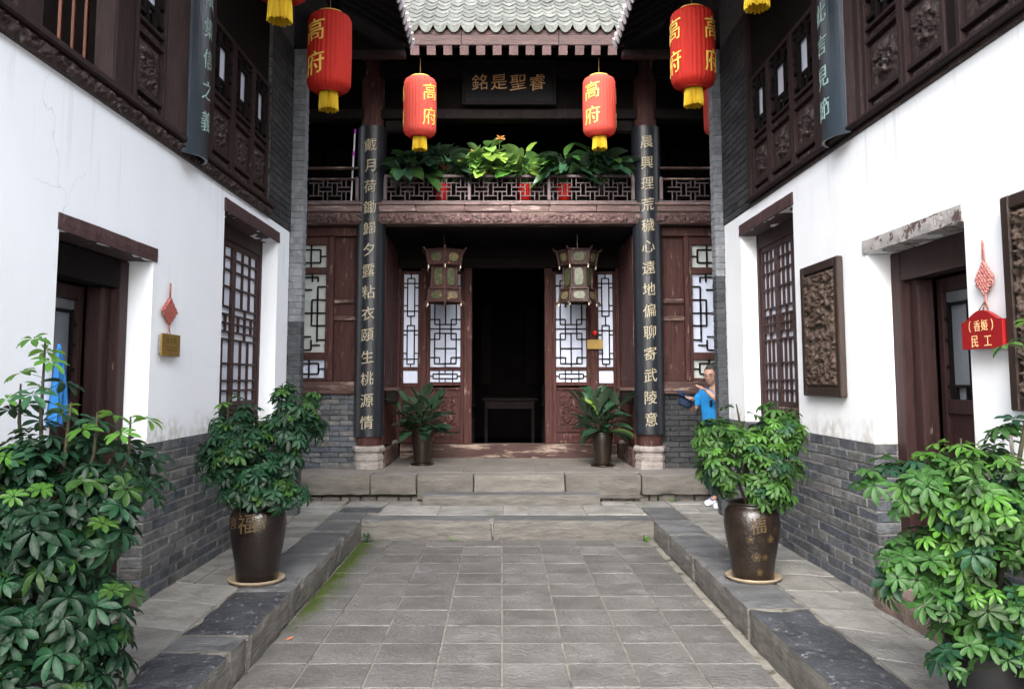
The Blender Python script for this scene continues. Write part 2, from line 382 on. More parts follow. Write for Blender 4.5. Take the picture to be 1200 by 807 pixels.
class MB:
    """verts and faces of one object, in world coordinates"""
    def __init__(s): s.v = []; s.f = []; s.fm = []
    def add(s, v, f, mi=0):
        k = len(s.v); s.v += [Vector(p) for p in v]; s.f += [[i + k for i in q] for q in f]; s.fm += [mi] * len(f)
        return s
    def box(s, x0, x1, y0, y1, z0, z1, mi=0):
        return s.add([(x, y, z) for x in (x0, x1) for y in (y0, y1) for z in (z0, z1)],
                     [(0, 1, 3, 2), (4, 6, 7, 5), (0, 4, 5, 1), (2, 3, 7, 6), (0, 2, 6, 4), (1, 5, 7, 3)], mi)
    def tube(s, pts, r, n=6, mi=0, cap=True):
        pts = [Vector(p) for p in pts]
        rr = r if isinstance(r, (list, tuple)) else [r] * len(pts)
        rings = []
        up = None
        for i, p in enumerate(pts):
            d = (pts[min(i + 1, len(pts) - 1)] - pts[max(i - 1, 0)]).normalized()
            if up is None:
                up = d.orthogonal().normalized()
            else:
                up = (up - d * up.dot(d)).normalized()
            w = d.cross(up)
            rings.append([p + (up * math.cos(a) + w * math.sin(a)) * rr[i] for a in (2 * math.pi * k / n for k in range(n))])
        v = [q for rg in rings for q in rg]
        f = [(i * n + k, i * n + (k + 1) % n, (i + 1) * n + (k + 1) % n, (i + 1) * n + k) for i in range(len(pts) - 1) for k in range(n)]
        if cap: f += [tuple(range(n))[::-1], tuple((len(pts) - 1) * n + k for k in range(n))]
        return s.add(v, f, mi)
    def lathe(s, prof, c=(0, 0, 0), n=24, mi=0, amp=0.0, ribs=0, a0=0, a1=2 * math.pi):
        full = abs(a1 - a0 - 2 * math.pi) < 1e-6
        m = n if full else n + 1
        v = []
        for (r, z) in prof:
            for k in range(m):
                a = a0 + (a1 - a0) * k / n
                q = r * (1 + (amp * math.cos(ribs * a) if ribs else 0))
                v.append((c[0] + q * math.sin(a), c[1] - q * math.cos(a), c[2] + z))
        f = []
        for i in range(len(prof) - 1):
            for k in range(n):
                k2 = (k + 1) % m
                f.append((i * m + k, i * m + k2, (i + 1) * m + k2, (i + 1) * m + k))
        return s.add(v, f, mi)
    def obj(s, name, mats, parent=None, smooth=False, loc=None, **kw):
        if loc is None:
            n = len(s.v)
            loc = Vector((sum(p.x for p in s.v) / n, sum(p.y for p in s.v) / n, min(p.z for p in s.v)))
        loc = Vector(loc)
        me = mesh_from([p - loc for p in s.v], s.f, mats, smooth, s.fm if len(set(s.fm)) > 1 else None)
        o = put(name, me, loc, parent)
        for k, x in kw.items(): o[k] = x
        return o


CACHE = {}


def cbox_mesh(w, d, h, b, m, var=0):
    key = (round(w, 3), round(d, 3), round(h, 3), b, m, var)
    if key in CACHE: return CACHE[key]
    b2 = min(b, w * .3, d * .3, h * .3)
    bm = bmesh.new()
    bmesh.ops.create_cube(bm, size=1)
    for v in bm.verts: v.co = Vector((v.co.x * w, v.co.y * d, v.co.z * h))
    if b2 > 0:
        bmesh.ops.bevel(bm, geom=list(bm.edges), offset=b2, segments=1, affect='EDGES', profile=0.7)
    if var:
        r = random.Random(var * 131 + int(w * 1000))
        for v in bm.verts: v.co += Vector([r.uniform(-1, 1) * b2 * .45 for _ in range(3)])
    me = bpy.data.meshes.new('piece')
    bm.to_mesh(me); bm.free()
    me.materials.append(MAT[m])
    CACHE[key] = me
    return me


def P(name, x0, x1, y0, y1, z0, z1, m, parent=None, b=0.004, var=0, tilt=0.0):
    """one bevelled box-shaped piece given by its world bounds"""
    if x1 < x0: x0, x1 = x1, x0
    if y1 < y0: y0, y1 = y1, y0
    me = cbox_mesh(x1 - x0, y1 - y0, z1 - z0, b, m, var)
    o = put(name, me, ((x0 + x1) / 2, (y0 + y1) / 2, (z0 + z1) / 2), parent)
    if tilt: o.rotation_euler = (rng.uniform(-tilt, tilt), rng.uniform(-tilt, tilt), rng.uniform(-tilt, tilt) * .4)
    return o


def rough(name, x0, x1, y0, y1, z0, z1, mats, parent, step=0.08, amp=0.008, seed=0, top_only=False, topmat=False, chip=0.0):
    """a hewn block: a connected box grid with uneven faces and chipped edges"""
    if x1 < x0: x0, x1 = x1, x0
    dims = (x1 - x0, y1 - y0, z1 - z0)
    N = [max(1, min(24, int(d / step))) for d in dims]
    idx = {}; vs = []; fs = []; fm = []
    def vid(i, j, k):
        if (i, j, k) not in idx:
            p = Vector((x0 + dims[0] * i / N[0], y0 + dims[1] * j / N[1], z0 + dims[2] * k / N[2]))
            edge = (i in (0, N[0])) + (j in (0, N[1])) + (k in (0, N[2]))
            c = Vector(((x0 + x1) / 2, (y0 + y1) / 2, (z0 + z1) / 2))
            q = p + Vector((seed * 3.1, seed * 1.7, 0))
            d = noise.noise_vector(q * 5) * amp + noise.noise_vector(q * 17) * amp * .6
            if k == N[2]: d.z *= 0.25
            if edge >= 2:
                cc = (c - p); cc = Vector((math.copysign(1, cc.x) if i in (0, N[0]) else 0, math.copysign(1, cc.y) if j in (0, N[1]) else 0, math.copysign(1, cc.z) if k in (0, N[2]) else 0))
                d += cc * (amp * .5 + chip * max(0, noise.noise(q * 4)) )
            idx[(i, j, k)] = len(vs); vs.append(p + d)
        return idx[(i, j, k)]
    for ax in range(3):
        u, w = [a for a in range(3) if a != ax]
        for side in (0, N[ax]):
            for a in range(N[u]):
                for b in range(N[w]):
                    q = []
                    for (da, db) in ((0, 0), (1, 0), (1, 1), (0, 1)):
                        t = [0, 0, 0]; t[ax] = side; t[u] = a + da; t[w] = b + db
                        q.append(vid(*t))
                    flip = (side == 0) ^ (ax == 1)
                    if flip: q.reverse()
                    fs.append(q); fm.append(0 if (ax == 2 and side) else 1)
    c = Vector(((x0 + x1) / 2, (y0 + y1) / 2, z0))
    two = isinstance(mats, (list, tuple))
    me = mesh_from([v - c for v in vs], fs, mats, False, fm if two else None)
    return put(name, me, c, parent)


def gridwall(name, m, parent, xs, ys, zs, hole):
    """a wall along Y from x in xs (front, back) with rectangular openings, one welded mesh"""
    idx = {}; vs = []; fs = []
    def vid(s, j, k):
        if (s, j, k) not in idx:
            idx[(s, j, k)] = len(vs); vs.append(Vector((xs[s], ys[j], zs[k])))
        return idx[(s, j, k)]
    ny, nz_ = len(ys) - 1, len(zs) - 1
    solid = lambda j, k: 0 <= j < ny and 0 <= k < nz_ and not hole((ys[j] + ys[j + 1]) / 2, (zs[k] + zs[k + 1]) / 2)
    for j in range(ny):
        for k in range(nz_):
            if not solid(j, k): continue
            for s in (0, 1): fs.append([vid(s, j, k), vid(s, j + 1, k), vid(s, j + 1, k + 1), vid(s, j, k + 1)])
            if not solid(j - 1, k): fs.append([vid(0, j, k), vid(1, j, k), vid(1, j, k + 1), vid(0, j, k + 1)])
            if not solid(j + 1, k): fs.append([vid(0, j + 1, k), vid(1, j + 1, k), vid(1, j + 1, k + 1), vid(0, j + 1, k + 1)])
            if not solid(j, k - 1): fs.append([vid(0, j, k), vid(1, j, k), vid(1, j + 1, k), vid(0, j + 1, k)])
            if not solid(j, k + 1): fs.append([vid(0, j, k + 1), vid(1, j, k + 1), vid(1, j + 1, k + 1), vid(0, j + 1, k + 1)])
    c = Vector(((xs[0] + xs[1]) / 2, ys[0], zs[0]))
    return put(name, mesh_from([v - c for v in vs], fs, m), c, parent)


def relief_mesh(w, h, depth, m, seed=0, style='vine', res=0.011):
    """carved wood relief, local x across, z up, carved side towards -y"""
    key = ('rel', round(w, 3), round(h, 3), depth, m, seed, style)
    if key in CACHE: return CACHE[key]
    nx = max(8, min(90, int(w / res))); nz_ = max(8, min(170, int(h / res)))
    vs = []; fs = []
    for j in range(nz_ + 1):
        for i in range(nx + 1):
            u = i / nx; v = j / nz_
            x = (u - .5) * w; z = (v - .5) * h
            px = abs(x) if style == 'mirror' else x
            q = Vector((px, z, seed * 7.3)) * (1 / 0.055)
            wv = noise.noise_vector(q * .5) * 1.3
            q2 = q * .9 + wv
            rdg = 1 - min(1, abs(noise.noise(q2)) * 3.2)
            rdg2 = 1 - min(1, abs(noise.noise(q2 * 2.1 + Vector((5, 3, 1)))) * 3.0)
            hgt = .62 * rdg + .38 * rdg2
            e = min(u, 1 - u) * w; e2 = min(v, 1 - v) * h
            edge = max(0, min(1, (min(e, e2) - .006) / .02))
            if style == 'medal':
                rr = math.hypot(x / (w * .36), z / (h * .40))
                edge *= max(0.12, min(1, (1.15 - rr) * 3))
            vs.append((x, -depth * hgt * edge, z))
    for j in range(nz_):
        for i in range(nx):
            a = j * (nx + 1) + i
            fs.append((a, a + 1, a + nx + 2, a + nx + 1))
    me = mesh_from(vs, fs, m, True)
    CACHE[key] = me
    return me


def relief(name, w, h, depth, m, centre, rz, parent, seed=0, style='vine', res=0.011):
    return put(name, relief_mesh(w, h, depth, m, seed, style, res), centre, parent, rz)


FONT_CACHE = {}


def glyph_data(ch, size, weight=0.0):
    """flat outline mesh data (verts in x/z, centred) of a written character"""
    key = (ch, size, weight)
    if key in FONT_CACHE: return FONT_CACHE[key]
    cu = bpy.data.curves.new('t', 'FONT')
    cu.body = ch; cu.size = size; cu.resolution_u = 3; cu.offset = weight
    cu.fill_mode = 'FRONT'
    o = bpy.data.objects.new('t', cu)
    COL.objects.link(o)
    bpy.context.view_layer.update()
    me = bpy.data.meshes.new_from_object(o.evaluated_get(bpy.context.evaluated_depsgraph_get()))
    vs = [v.co.copy() for v in me.vertices]
    fs = [tuple(p.vertices) for p in me.polygons]
    bpy.data.objects.remove(o); bpy.data.curves.remove(cu); bpy.data.meshes.remove(me)
    x0 = min(v.x for v in vs); x1 = max(v.x for v in vs); y0 = min(v.y for v in vs); y1 = max(v.y for v in vs)
    vs = [Vector((v.x - (x0 + x1) / 2, 0, v.y - (y0 + y1) / 2)) for v in vs]
    FONT_CACHE[key] = (vs, fs)
    return vs, fs


def glyph(name, ch, size, m, centre, rz, parent, radius=None, weight=0.0, thick=0.003, wob=0.0, sx=1.0, ang=0.0):
    """a painted or gilt character; bent round a vertical cylinder of that radius when given (centre = axis)"""
    vs, fs = glyph_data(ch, size, weight)
    vs = [v.copy() for v in vs]
    bm = bmesh.new()
    bv = [bm.verts.new(v) for v in vs]
    for f in fs:
        try: bm.faces.new([bv[i] for i in f])
        except ValueError: pass
    if radius:
        st = size / 7
        k = -3.5
        while k <= 3.5:
            bmesh.ops.bisect_plane(bm, geom=list(bm.verts) + list(bm.edges) + list(bm.faces), plane_co=(k * st, 0, 0), plane_no=(1, 0, 0))
            k += 1
    sh = rng.uniform(-wob, wob)
    for v in bm.verts:
        v.co.x = v.co.x * sx
        v.co.z += v.co.x * (0.14 + sh) * (wob > 0)
        if wob: 
            d = noise.noise_vector(v.co * 30 + Vector((ord(ch[0]) % 97, 0, 0))) * size * .035
            v.co.x += d.x; v.co.z += d.z
    r = bmesh.ops.extrude_face_region(bm, geom=list(bm.faces))
    for e in r['geom']:
        if isinstance(e, bmesh.types.BMVert): e.co.y -= thick
    if radius:
        for v in bm.verts:
            a = v.co.x / radius + ang
            q = radius - v.co.y
            v.co = Vector((q * math.sin(a), -q * math.cos(a), v.co.z))
    bmesh.ops.recalc_face_normals(bm, faces=bm.faces)
    me = bpy.data.meshes.new('glyph')
    bm.to_mesh(me); bm.free()
    me.materials.append(MAT[m])
    return put(name, me, centre, parent, rz)


def copy_tree(o, loc, label=None):
    def cp(x, par):
        c = x.copy(); COL.objects.link(c)
        if par is not None: c.parent = par
        for ch in x.children: cp(ch, c)
        return c
    c = cp(o, None)
    c.location = loc
    if label: c['label'] = label
    return c

# ============================================================ GROUND AND PAVING
XL, XR = -2.42, 2.54            # faces of the two side wings
FZ = -0.21                      # level of the sunken court
KX0, KX1 = -1.495, 1.62         # inner faces of the kerbs
KY = 9.03                       # inner face of the far kerb
PE = 0.32                       # level of the porch platform
HX = 0.10                       # axis of the main hall

g = MB(); g.add([(-400, -400, -.36), (400, -400, -.36), (400, 400, -.36), (-400, 400, -.36)], [(0, 1, 2, 3)])
g.obj('ground', 'ground', loc=(0, 0, -.36), kind='structure')

floor = thing('courtyard_floor', None, None, (0, 6, FZ - .05), kind='structure')
b = MB(); b.box(KX0 - .1, KX1 + .1, -1, KY + .1, FZ - .08, FZ - .007); b.obj('joint_bed', 'joint', floor)
T = .391
r0 = KY
row = 0
while r0 > 0.6:
    r1 = r0 - (T if row else .33)
    xs = [KX0] + [k * T for k in range(-3, 5)] + [KX1]
    off = 0
    for i in range(len(xs) - 1):
        if xs[i + 1] - xs[i] < .08: continue
        w = .0055
        P('floor_tile', xs[i] + w, xs[i + 1] - w, r1 + w, r0 - w, FZ - .03, FZ + rng.uniform(-.002, .002), 'floor_tile', floor, .004, rng.randint(1, 3), .0035)
    r0 = r1; row += 1

walk = thing('walkway', None, None, (0, 6, -.1), kind='structure')
b = MB(); b.box(-3.9, KX0 - .03, -1, 10.6, -.3, -.012); b.obj('bedding', 'joint', walk)
b = MB(); b.box(KX1 + .03, 4.1, -1, 10.6, -.3, -.012); b.obj('bedding', 'joint', walk)
b = MB(); b.box(KX0 - .02, KX1 + .02, KY + .05, 10.6, -.3, -.012); b.obj('bedding', 'joint', walk)
# kerb stones, left and right: dark worn tops, hewn sides
for s, x0, x1, cuts in ((-1, -1.90, KX0, (-.6, 1.2, 2.6, 3.9, 4.75, 5.05, 6.05, 7.3, 8.35, KY)), (1, KX1, 2.02, (-.6, 1.0, 2.4, 3.6, 5.62, 7.2, 8.2, KY))):
    for i in range(len(cuts) - 1):
        far = cuts[i] > (6.0 if s < 0 else 5.6)
        pale = s < 0 and abs(cuts[i] - 4.75) < .01
        rough('kerb_stone', x0, x1, cuts[i] + .004, cuts[i + 1] - .004, FZ - .03, 0 + rng.uniform(-.004, .004),
              ['kerb_far' if far or pale else 'kerb_top', 'kerb_side'], walk, .05, .011, i + 5 * s, chip=.03)
# far kerb: two long stones
for i, (x0, x1) in enumerate(((KX0 - .02, -.10), (-.09, KX1 + .02))):
    rough('kerb_stone', x0, x1 - .004, KY, KY + .36, FZ - .03, 0, ['kerb_far', 'kerb_side'], walk, .05, .010, 20 + i, chip=.03)
rough('kerb_stone', -1.90, KX0 - .02, KY + .004, KY + .5, FZ, .001, ['kerb_far', 'kerb_side'], walk, .06, .006, 31)
rough('kerb_stone', -1.86, -1.40, KY + .5, 9.93, -.1, .002, ['kerb_top', 'kerb_side'], walk, .06, .004, 33)
rough('kerb_stone', KX1 + .02, 2.02, KY + .004, 9.93, FZ, .001, ['kerb_far', 'kerb_side'], walk, .06, .006, 36)
# paving slabs between the far kerb and the step
xs = [-1.38, -.72, .02, .31, .95, KX1 + .0]
for i in range(5):
    P('paving_slab', xs[i] + .004, xs[i + 1] - .004, KY + .37, 10.05, -.06, rng.uniform(-.003, .002), 'paving', walk, .006, 1 + i % 3)
for x0, x1 in ((-1.38, -.98), (1.2, 1.62), (1.62, 2.02)):
    P('paving_slab', x0 + .004, x1 - .004, 10.06 if x0 < 1.6 else 9.94, 10.44, -.06, 0, 'paving', walk, .006, 2)
P('paving_slab', -1.86, -1.385, 9.94, 10.44, -.06, 0, 'paving', walk, .006, 2)

# irregular slabs of the side walks: polygons cut from rows with slanting joints
def slab(pts, z, m='paving'):
    c = Vector((sum(p[0] for p in pts) / len(pts), sum(p[1] for p in pts) / len(pts), 0))
    sh = [(c.x + (p[0] - c.x) * (1 - .010 / max(.15, (Vector((p[0], p[1], 0)) - c).length)), c.y + (p[1] - c.y) * (1 - .010 / max(.15, (Vector((p[0], p[1], 0)) - c).length))) for p in pts]
    n = len(sh)
    k = MB()
    ins = [(c.x + (p[0] - c.x) * .985, c.y + (p[1] - c.y) * .985) for p in sh]
    v = [(p[0], p[1], -.05) for p in sh] + [(p[0], p[1], z - .005) for p in sh] + [(p[0], p[1], z) for p in ins]
    f = [(i, (i + 1) % n, n + (i + 1) % n, n + i) for i in range(n)] + [(n + i, n + (i + 1) % n, 2 * n + (i + 1) % n, 2 * n + i) for i in range(n)] + [tuple(range(2 * n, 3 * n))]
    k.add(v, f)
    k.obj('paving_slab', m, walk)
for s in (-1, 1):
    xa, xb = (XL - .14, -1.905) if s < 0 else (2.025, XR + .16)
    y = 1.6
    prev = (y, y)
    k = 0
    while prev[0] < 10.3:
        d = rng.uniform(.42, .75)
        cur = (prev[0] + d + rng.uniform(-.16, .16), prev[1] + d + rng.uniform(-.16, .16))
        if cur[0] > 10.2: cur = (10.44, 10.44)
        z = rng.uniform(-.004, .002)
        sp = rng.random()
        if sp < .45:
            t = rng.uniform(.35, .65); t2 = rng.uniform(.35, .65)
            mx0 = (xa + (xb - xa) * t, prev[0] + (prev[1] - prev[0]) * t); mx1 = (xa + (xb - xa) * t2, cur[0] + (cur[1] - cur[0]) * t2)
            slab([(xa, prev[0]), mx0, mx1, (xa, cur[0])], z)
            slab([mx0, (xb, prev[1]), (xb, cur[1]), mx1], z - .002)
        elif sp < .75:
            slab([(xa, prev[0]), (xb, prev[1]), (xa, cur[0])], z)
            slab([(xb, prev[1]), (xb, cur[1]), (xa, cur[0])], z - .002)
        else:
            slab([(xa, prev[0]), (xb, prev[1]), (xb, cur[1]), (xa, cur[0])], z)
        prev = cur
    # passage at the end of each wing
    for j in range(3):
        x0 = (XL - .14 - .5 * (j + 1)) if s < 0 else (XR + .16 + .5 * j)
        for (ya, yb) in ((9.3, 9.85), (9.85, 10.44)):
            P('paving_slab', x0 + .005, x0 + .495, ya + .005, yb - .005, -.06, 0, 'paving', walk, .006, 1 + j)

# porch platform: facing stones, rubble footing, top slabs
plat = thing('porch_platform', None, None, (HX, 11.5, 0), kind='structure')
b = MB(); b.box(-4.0, 4.2, 10.62, 17.5, -.1, PE - .02); b.obj('core', 'mortar_dark', plat)
b = MB(); b.box(-4.0, 4.2, 10.50, 10.63, -.1, .09); b.obj('footing', 'moss_soil', plat)
ex = [-3.9, -2.55, -1.62, -1.05, -.35, .78, 1.72, 3.0, 4.1]
for i in range(len(ex) - 1):
    rough('edge_stone', ex[i] + .004, ex[i + 1] - .004, 10.34 + rng.uniform(-.008, .008), 10.72, (.085 if ex[i] < -1.1 or ex[i] > 1.1 else .03), PE + rng.uniform(-.003, .003), ['platform_top', 'riser'], plat, .05, .009, 50 + i, chip=.02)
x = -3.2
while x < 3.6:
    w = rng.uniform(.11, .3)
    if not (-1.0 < x < 1.15):
        rough('footing_stone', x, x + w - .014, 10.42 + rng.uniform(0, .03), 10.60, -.02, .078 if x > 0 else .05, 'riser', plat, .05, .012, int(x * 10))
    x += w
rough('step_stone', -.955, 1.185, 10.07, 10.36, -.03, .125, ['kerb_far', 'kerb_side'], plat, .05, .008, 71, chip=.01)
ys = [10.73, 11.45, 12.1, 12.62]
xs = [-3.9, -2.6, -1.5, -.5, .45, 1.5, 2.6, 4.1]
for j in range(3):
    for i in range(7):
        P('paving_slab', xs[i] + .002 + (j % 2) * .2, xs[i + 1] - .002 + (j % 2) * .2, ys[j] + .002, ys[j + 1] - .002, PE - .05, PE - .002 + rng.uniform(-.001, .001), 'platform_top', plat, .003, 1)

# ============================================================ MAIN HALL
hall = thing('main_hall', 'dark timber hall with porch, balcony and grey tiled roof closing the court', 'building', (HX, 12, 0))
hx = lambda s, x: HX + s * x
W = 'wood_hall'
# shell: rooms behind the porch
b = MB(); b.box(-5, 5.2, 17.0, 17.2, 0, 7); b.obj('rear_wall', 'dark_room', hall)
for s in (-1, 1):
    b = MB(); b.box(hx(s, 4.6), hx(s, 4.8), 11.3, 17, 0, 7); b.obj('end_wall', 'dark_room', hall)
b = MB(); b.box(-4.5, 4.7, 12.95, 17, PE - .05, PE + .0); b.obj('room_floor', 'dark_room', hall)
b = MB(); b.box(-4.5, 4.7, 11.25, 17, 3.56, 3.72); b.obj('balcony_floor', 'dark_shaded_wood', hall)

def bars(par, segs, x0, x1, z0, z1, y, t, dep, m, wing=None):
    """lattice bars; segs in fractions of the field: ('h', z, xa, xb) or ('v', x, za, zb)"""
    for q in segs:
        if q[0] == 'h':
            zc = z0 + (z1 - z0) * q[1]; xa = x0 + (x1 - x0) * q[2]; xb = x0 + (x1 - x0) * q[3]
            a = (xa, xb, zc - t / 2, zc + t / 2, 0)
        else:
            xc = x0 + (x1 - x0) * q[1]; za = z0 + (z1 - z0) * q[2]; zb = z0 + (z1 - z0) * q[3]
            a = (xc - t / 2, xc + t / 2, za, zb, .003)
        if wing is None: P('lattice_bar', a[0], a[1], y - dep - a[4], y, a[2], a[3], m, par, .002)
        else: wing('lattice_bar', y - dep - a[4], y, a[0], a[1], a[2], a[3], m, par, .002)

LAT_DOOR = []
for (a, c, d) in ((.035, .36, 0), (.455, .93, 1)):
    LAT_DOOR += [('h', a, .14, .86), ('h', c, .14, .86), ('v', .14, a, c), ('v', .86, a, c), ('v', .5, a, c), ('h', (a + c) / 2, .14, .86)]
    e = .065 if not d else .055
    for zz, zc in ((a, a + e), (c, c - e)):
        LAT_DOOR += [('h', zc, 0, .31), ('h', zc, .69, 1), ('v', .31, min(zz, zc), max(zz, zc)), ('v', .69, min(zz, zc), max(zz, zc))]
LAT_DOOR += [('h', .407, 0, 1), ('v', .31, .36, .455), ('v', .69, .36, .455), ('v', .5, .0, .035)]
LAT_SIDE = []
for (a, c) in ((.03, .445), (.545, .955)):
    LAT_SIDE += [('h', a, .25, .75), ('h', c, .25, .75), ('v', .25, a, c), ('v', .75, a, c)]
    for z in (a + .055, c - .055): LAT_SIDE += [('h', z, 0, 1)]
    LAT_SIDE += [('h', a + .115, 0, .25), ('h', a + .115, .75, 1), ('h', c - .1, 0, .25), ('h', c - .1, .75, 1)]
LAT_SIDE += [('v', .5, .445, .545), ('v', .5, 0, .03), ('v', .5, .955, 1)]
LAT_SMALL = [('h', .3, .1, .9), ('h', .7, .1, .9), ('v', .1, .3, .7), ('v', .9, .3, .7), ('v', .3, 0, .3), ('v', .3, .7, 1), ('v', .5, 0, .3), ('v', .5, .7, 1), ('v', .75, 0, .3), ('v', .75, .7, 1), ('h', .5, 0, .1), ('h', .5, .9, 1), ('v', .3, .3, .7), ('v', .75, .3, .7)]
LAT_BAY = []
for sx in (0, 1):
    f = lambda x: x if not sx else 1 - x
    def hh(z, a, c): LAT_BAY.append(('h', z, min(f(a), f(c)), max(f(a), f(c))))
    def vv(x, a, c): LAT_BAY.append(('v', f(x), a, c))
    hh(.96, .16, .42); vv(.16, .90, .96); hh(.84, 0, .16); vv(.16, .67, .84); hh(.67, 0, .27); vv(.27, .34, .67); hh(.34, 0, .27)
    vv(.16, .13, .67); hh(.16, 0, .16); hh(.09, .1, .27); vv(.27, .03, .16); hh(.03, .27, .42); vv(.27, .9, 1); vv(.42, .03, .2); hh(.2, .27, .42); vv(.42, .8, .96); hh(.8, .27, .42)
LAT_BAY += [('h', .5, 0, 1), ('v', .5, .0, 1)]
LAT_TOP = [('h', .22, .12, .88), ('h', .8, .12, .88), ('v', .12, .22, .8), ('v', .88, .22, .8), ('v', .3, 0, 1), ('v', .7, 0, 1), ('h', .5, 0, .12), ('h', .5, .88, 1), ('v', .5, .8, 1), ('v', .5, 0, .22)]

def frame_rect(par, name, x0, x1, z0, z1, y, w, dep, m):
    """stiles and rails round an opening"""
    P(name, x0 - w, x0, y - dep, y, z0 - w, z1 + w, m, par, .004)
    P(name, x1, x1 + w, y - dep, y, z0 - w, z1 + w, m, par, .004)
    P(name, x0 + .001, x1 - .001, y - dep + .002, y, z0 - w, z0, m, par, .004)
    P(name, x0 + .001, x1 - .001, y - dep + .002, y, z1, z1 + w, m, par, .004)

YW = 12.75
# door wall
for s in (-1, 1):
    P('door_post', hx(s, .56), hx(s, .68), YW - .08, YW + .10, PE + .2, 3.2, W, hall, .006, 1)
    P('door_post', hx(s, 1.25), hx(s, 1.345), YW - .07, YW + .10, PE + .2, 3.2, W, hall, .006, 1)
    P('door_post', hx(s, 1.655), hx(s, 1.79), YW - .07, YW + .10, PE + .2, 3.2, W, hall, .006, 1)
    # leaf beside the opening
    leaf = thing('door_leaf', None, None, (hx(s, .96), YW, PE + .2)); WL[leaf] = Vector((hx(s, .96), YW, PE + .2)); leaf.parent = hall; leaf.location = WL[leaf] - WL[hall]
    P('stile', hx(s, .682), hx(s, .735), YW - .045, YW + .02, .53, 3.16, W, leaf)
    P('stile', hx(s, 1.198), hx(s, 1.248), YW - .045, YW + .02, .53, 3.16, W, leaf)
    for z0, z1 in ((3.115, 3.16), (1.635, 1.685), (1.40, 1.455), (1.335, 1.37), (.70, .745), (.53, .57)):
        P('rail', hx(s, .736), hx(s, 1.197), YW - .043, YW + .018, z0, z1, W, leaf)
    P('panel', hx(s, .736), hx(s, 1.197), YW - .018, YW + .01, .746, 1.334, W, leaf, .002)
    P('panel', hx(s, .736), hx(s, 1.197), YW - .018, YW + .01, .571, .699, W, leaf, .002)
    relief('carving', .36, .48, .036, W, (hx(s, .966), YW - .020, 1.04), 0, leaf, 3, 'mirror')
    relief('carving', .36, .07, .014, W, (hx(s, .966), YW - .020, .635), 0, leaf, 4)
    P('paper_pane', hx(s, .736), hx(s, 1.197), YW - .004, YW + .004, 1.686, 3.114, 'paper', leaf, 0)
    P('paper_pane', hx(s, .736), hx(s, 1.197), YW - .004, YW + .004, 1.456, 1.634, 'paper', leaf, 0)
    xa, xb = sorted((hx(s, .736), hx(s, 1.197)))
    bars(leaf, LAT_DOOR, xa, xb, 1.686, 3.114, YW - .006, .019, .022, 'dark_shaded_wood')
    bars(leaf, LAT_SMALL, xa, xb, 1.456, 1.634, YW - .006, .016, .022, 'dark_shaded_wood')
    # side light
    sw = thing('side_window', None, None, (hx(s, 1.5), YW, 1.4)); sw.parent = hall; sw.location = WL[sw] - WL[hall]
    xa, xb = sorted((hx(s, 1.39), hx(s, 1.61)))
    P('stile', hx(s, 1.347), hx(s, 1.389), YW - .04, YW + .02, .53, 3.16, W, sw)
    P('stile', hx(s, 1.611), hx(s, 1.653), YW - .04, YW + .02, .53, 3.16, W, sw)
    for z0, z1 in ((3.115, 3.16), (1.635, 1.685), (1.38, 1.44), (.53, .60)):
        P('rail', xa, xb, YW - .038, YW + .018, z0, z1, W, sw)
    P('panel', xa, xb, YW - .014, YW + .01, .601, 1.379, W, sw, .002)
    P('paper_pane', xa, xb, YW - .004, YW + .004, 1.686, 3.114, 'paper', sw, 0)
    P('paper_pane', xa, xb, YW - .004, YW + .004, 1.441, 1.634, 'paper', sw, 0)
    bars(sw, LAT_SIDE, xa, xb, 1.686, 3.114, YW - .006, .017, .022, 'dark_shaded_wood')
    # returns of the porch: boarded side walls
    for k in range(6):
        y0 = 11.32 + k * .245
        P('wall_board', hx(s, 1.70), hx(s, 1.76), y0 + .003, y0 + .241, .6, 3.5, W, hall, .006, 1 + k % 3)
    P('sill_beam', hx(s, 1.66), hx(s, 1.80), 11.3, YW - .09, PE, .56, 'wood_worn', hall, .01)
    # half columns in the corners with their stone bases
    c = MB(); c.lathe([(.115, .6), (.115, 3.5)], (hx(s, 1.80), 12.45, 0), 20); c.obj('corner_column', W, hall, True)
    c = MB(); c.lathe([(.0, .0), (.14, .0), (.14, .09), (.125, .10), (.125, .13), (.145, .15), (.145, .2), (.13, .21), (.155, .235), (.155, .28), (0, .28)], (hx(s, 1.80), 12.45, PE), 8); c.obj('column_base', 'base_stone', hall)
    P('corbel', hx(s, 1.52), hx(s, 1.69), 11.3, 11.46, 1.17, 1.34, 'dark_shaded_wood', hall, .02)
    P('corbel_cap', hx(s, 1.50), hx(s, 1.70), 11.28, 11.5, 1.342, 1.385, 'wood_worn', hall, .008)
P('door_head', hx(-1, 1.79), hx(1, 1.79), YW - .06, YW + .09, 3.203, 3.36, 'dark_shaded_wood', hall, .008)
P('head_board', hx(-1, 1.79), hx(1, 1.79), YW - .02, YW + .09, 3.362, 3.555, 'dark_shaded_wood', hall, .008)
rough('threshold', hx(-1, 1.64), hx(1, 1.64), YW - .12, YW + .12, PE - .01, .525, 'wood_worn', hall, .05, .006, 5)

# big columns at the front with stone drums
for s in (-1, 1):
    c = MB(); c.lathe([(.165, .6), (.163, 3), (.158, 6.1)], (hx(s, 1.875), 11.17, 0), 28); c.obj('column', W, hall, True)
    c = MB()
    c.lathe([(0, 0), (.20, 0), (.20, .07), (.19, .08), (.19, .11), (.20, .12), (.20, .17), (.185, .18), (.185, .21), (.215, .235), (.22, .27), (.205, .30), (0, .30)], (hx(s, 1.875), 11.17, PE), 8)
    c.obj('column_base', 'base_stone', hall)
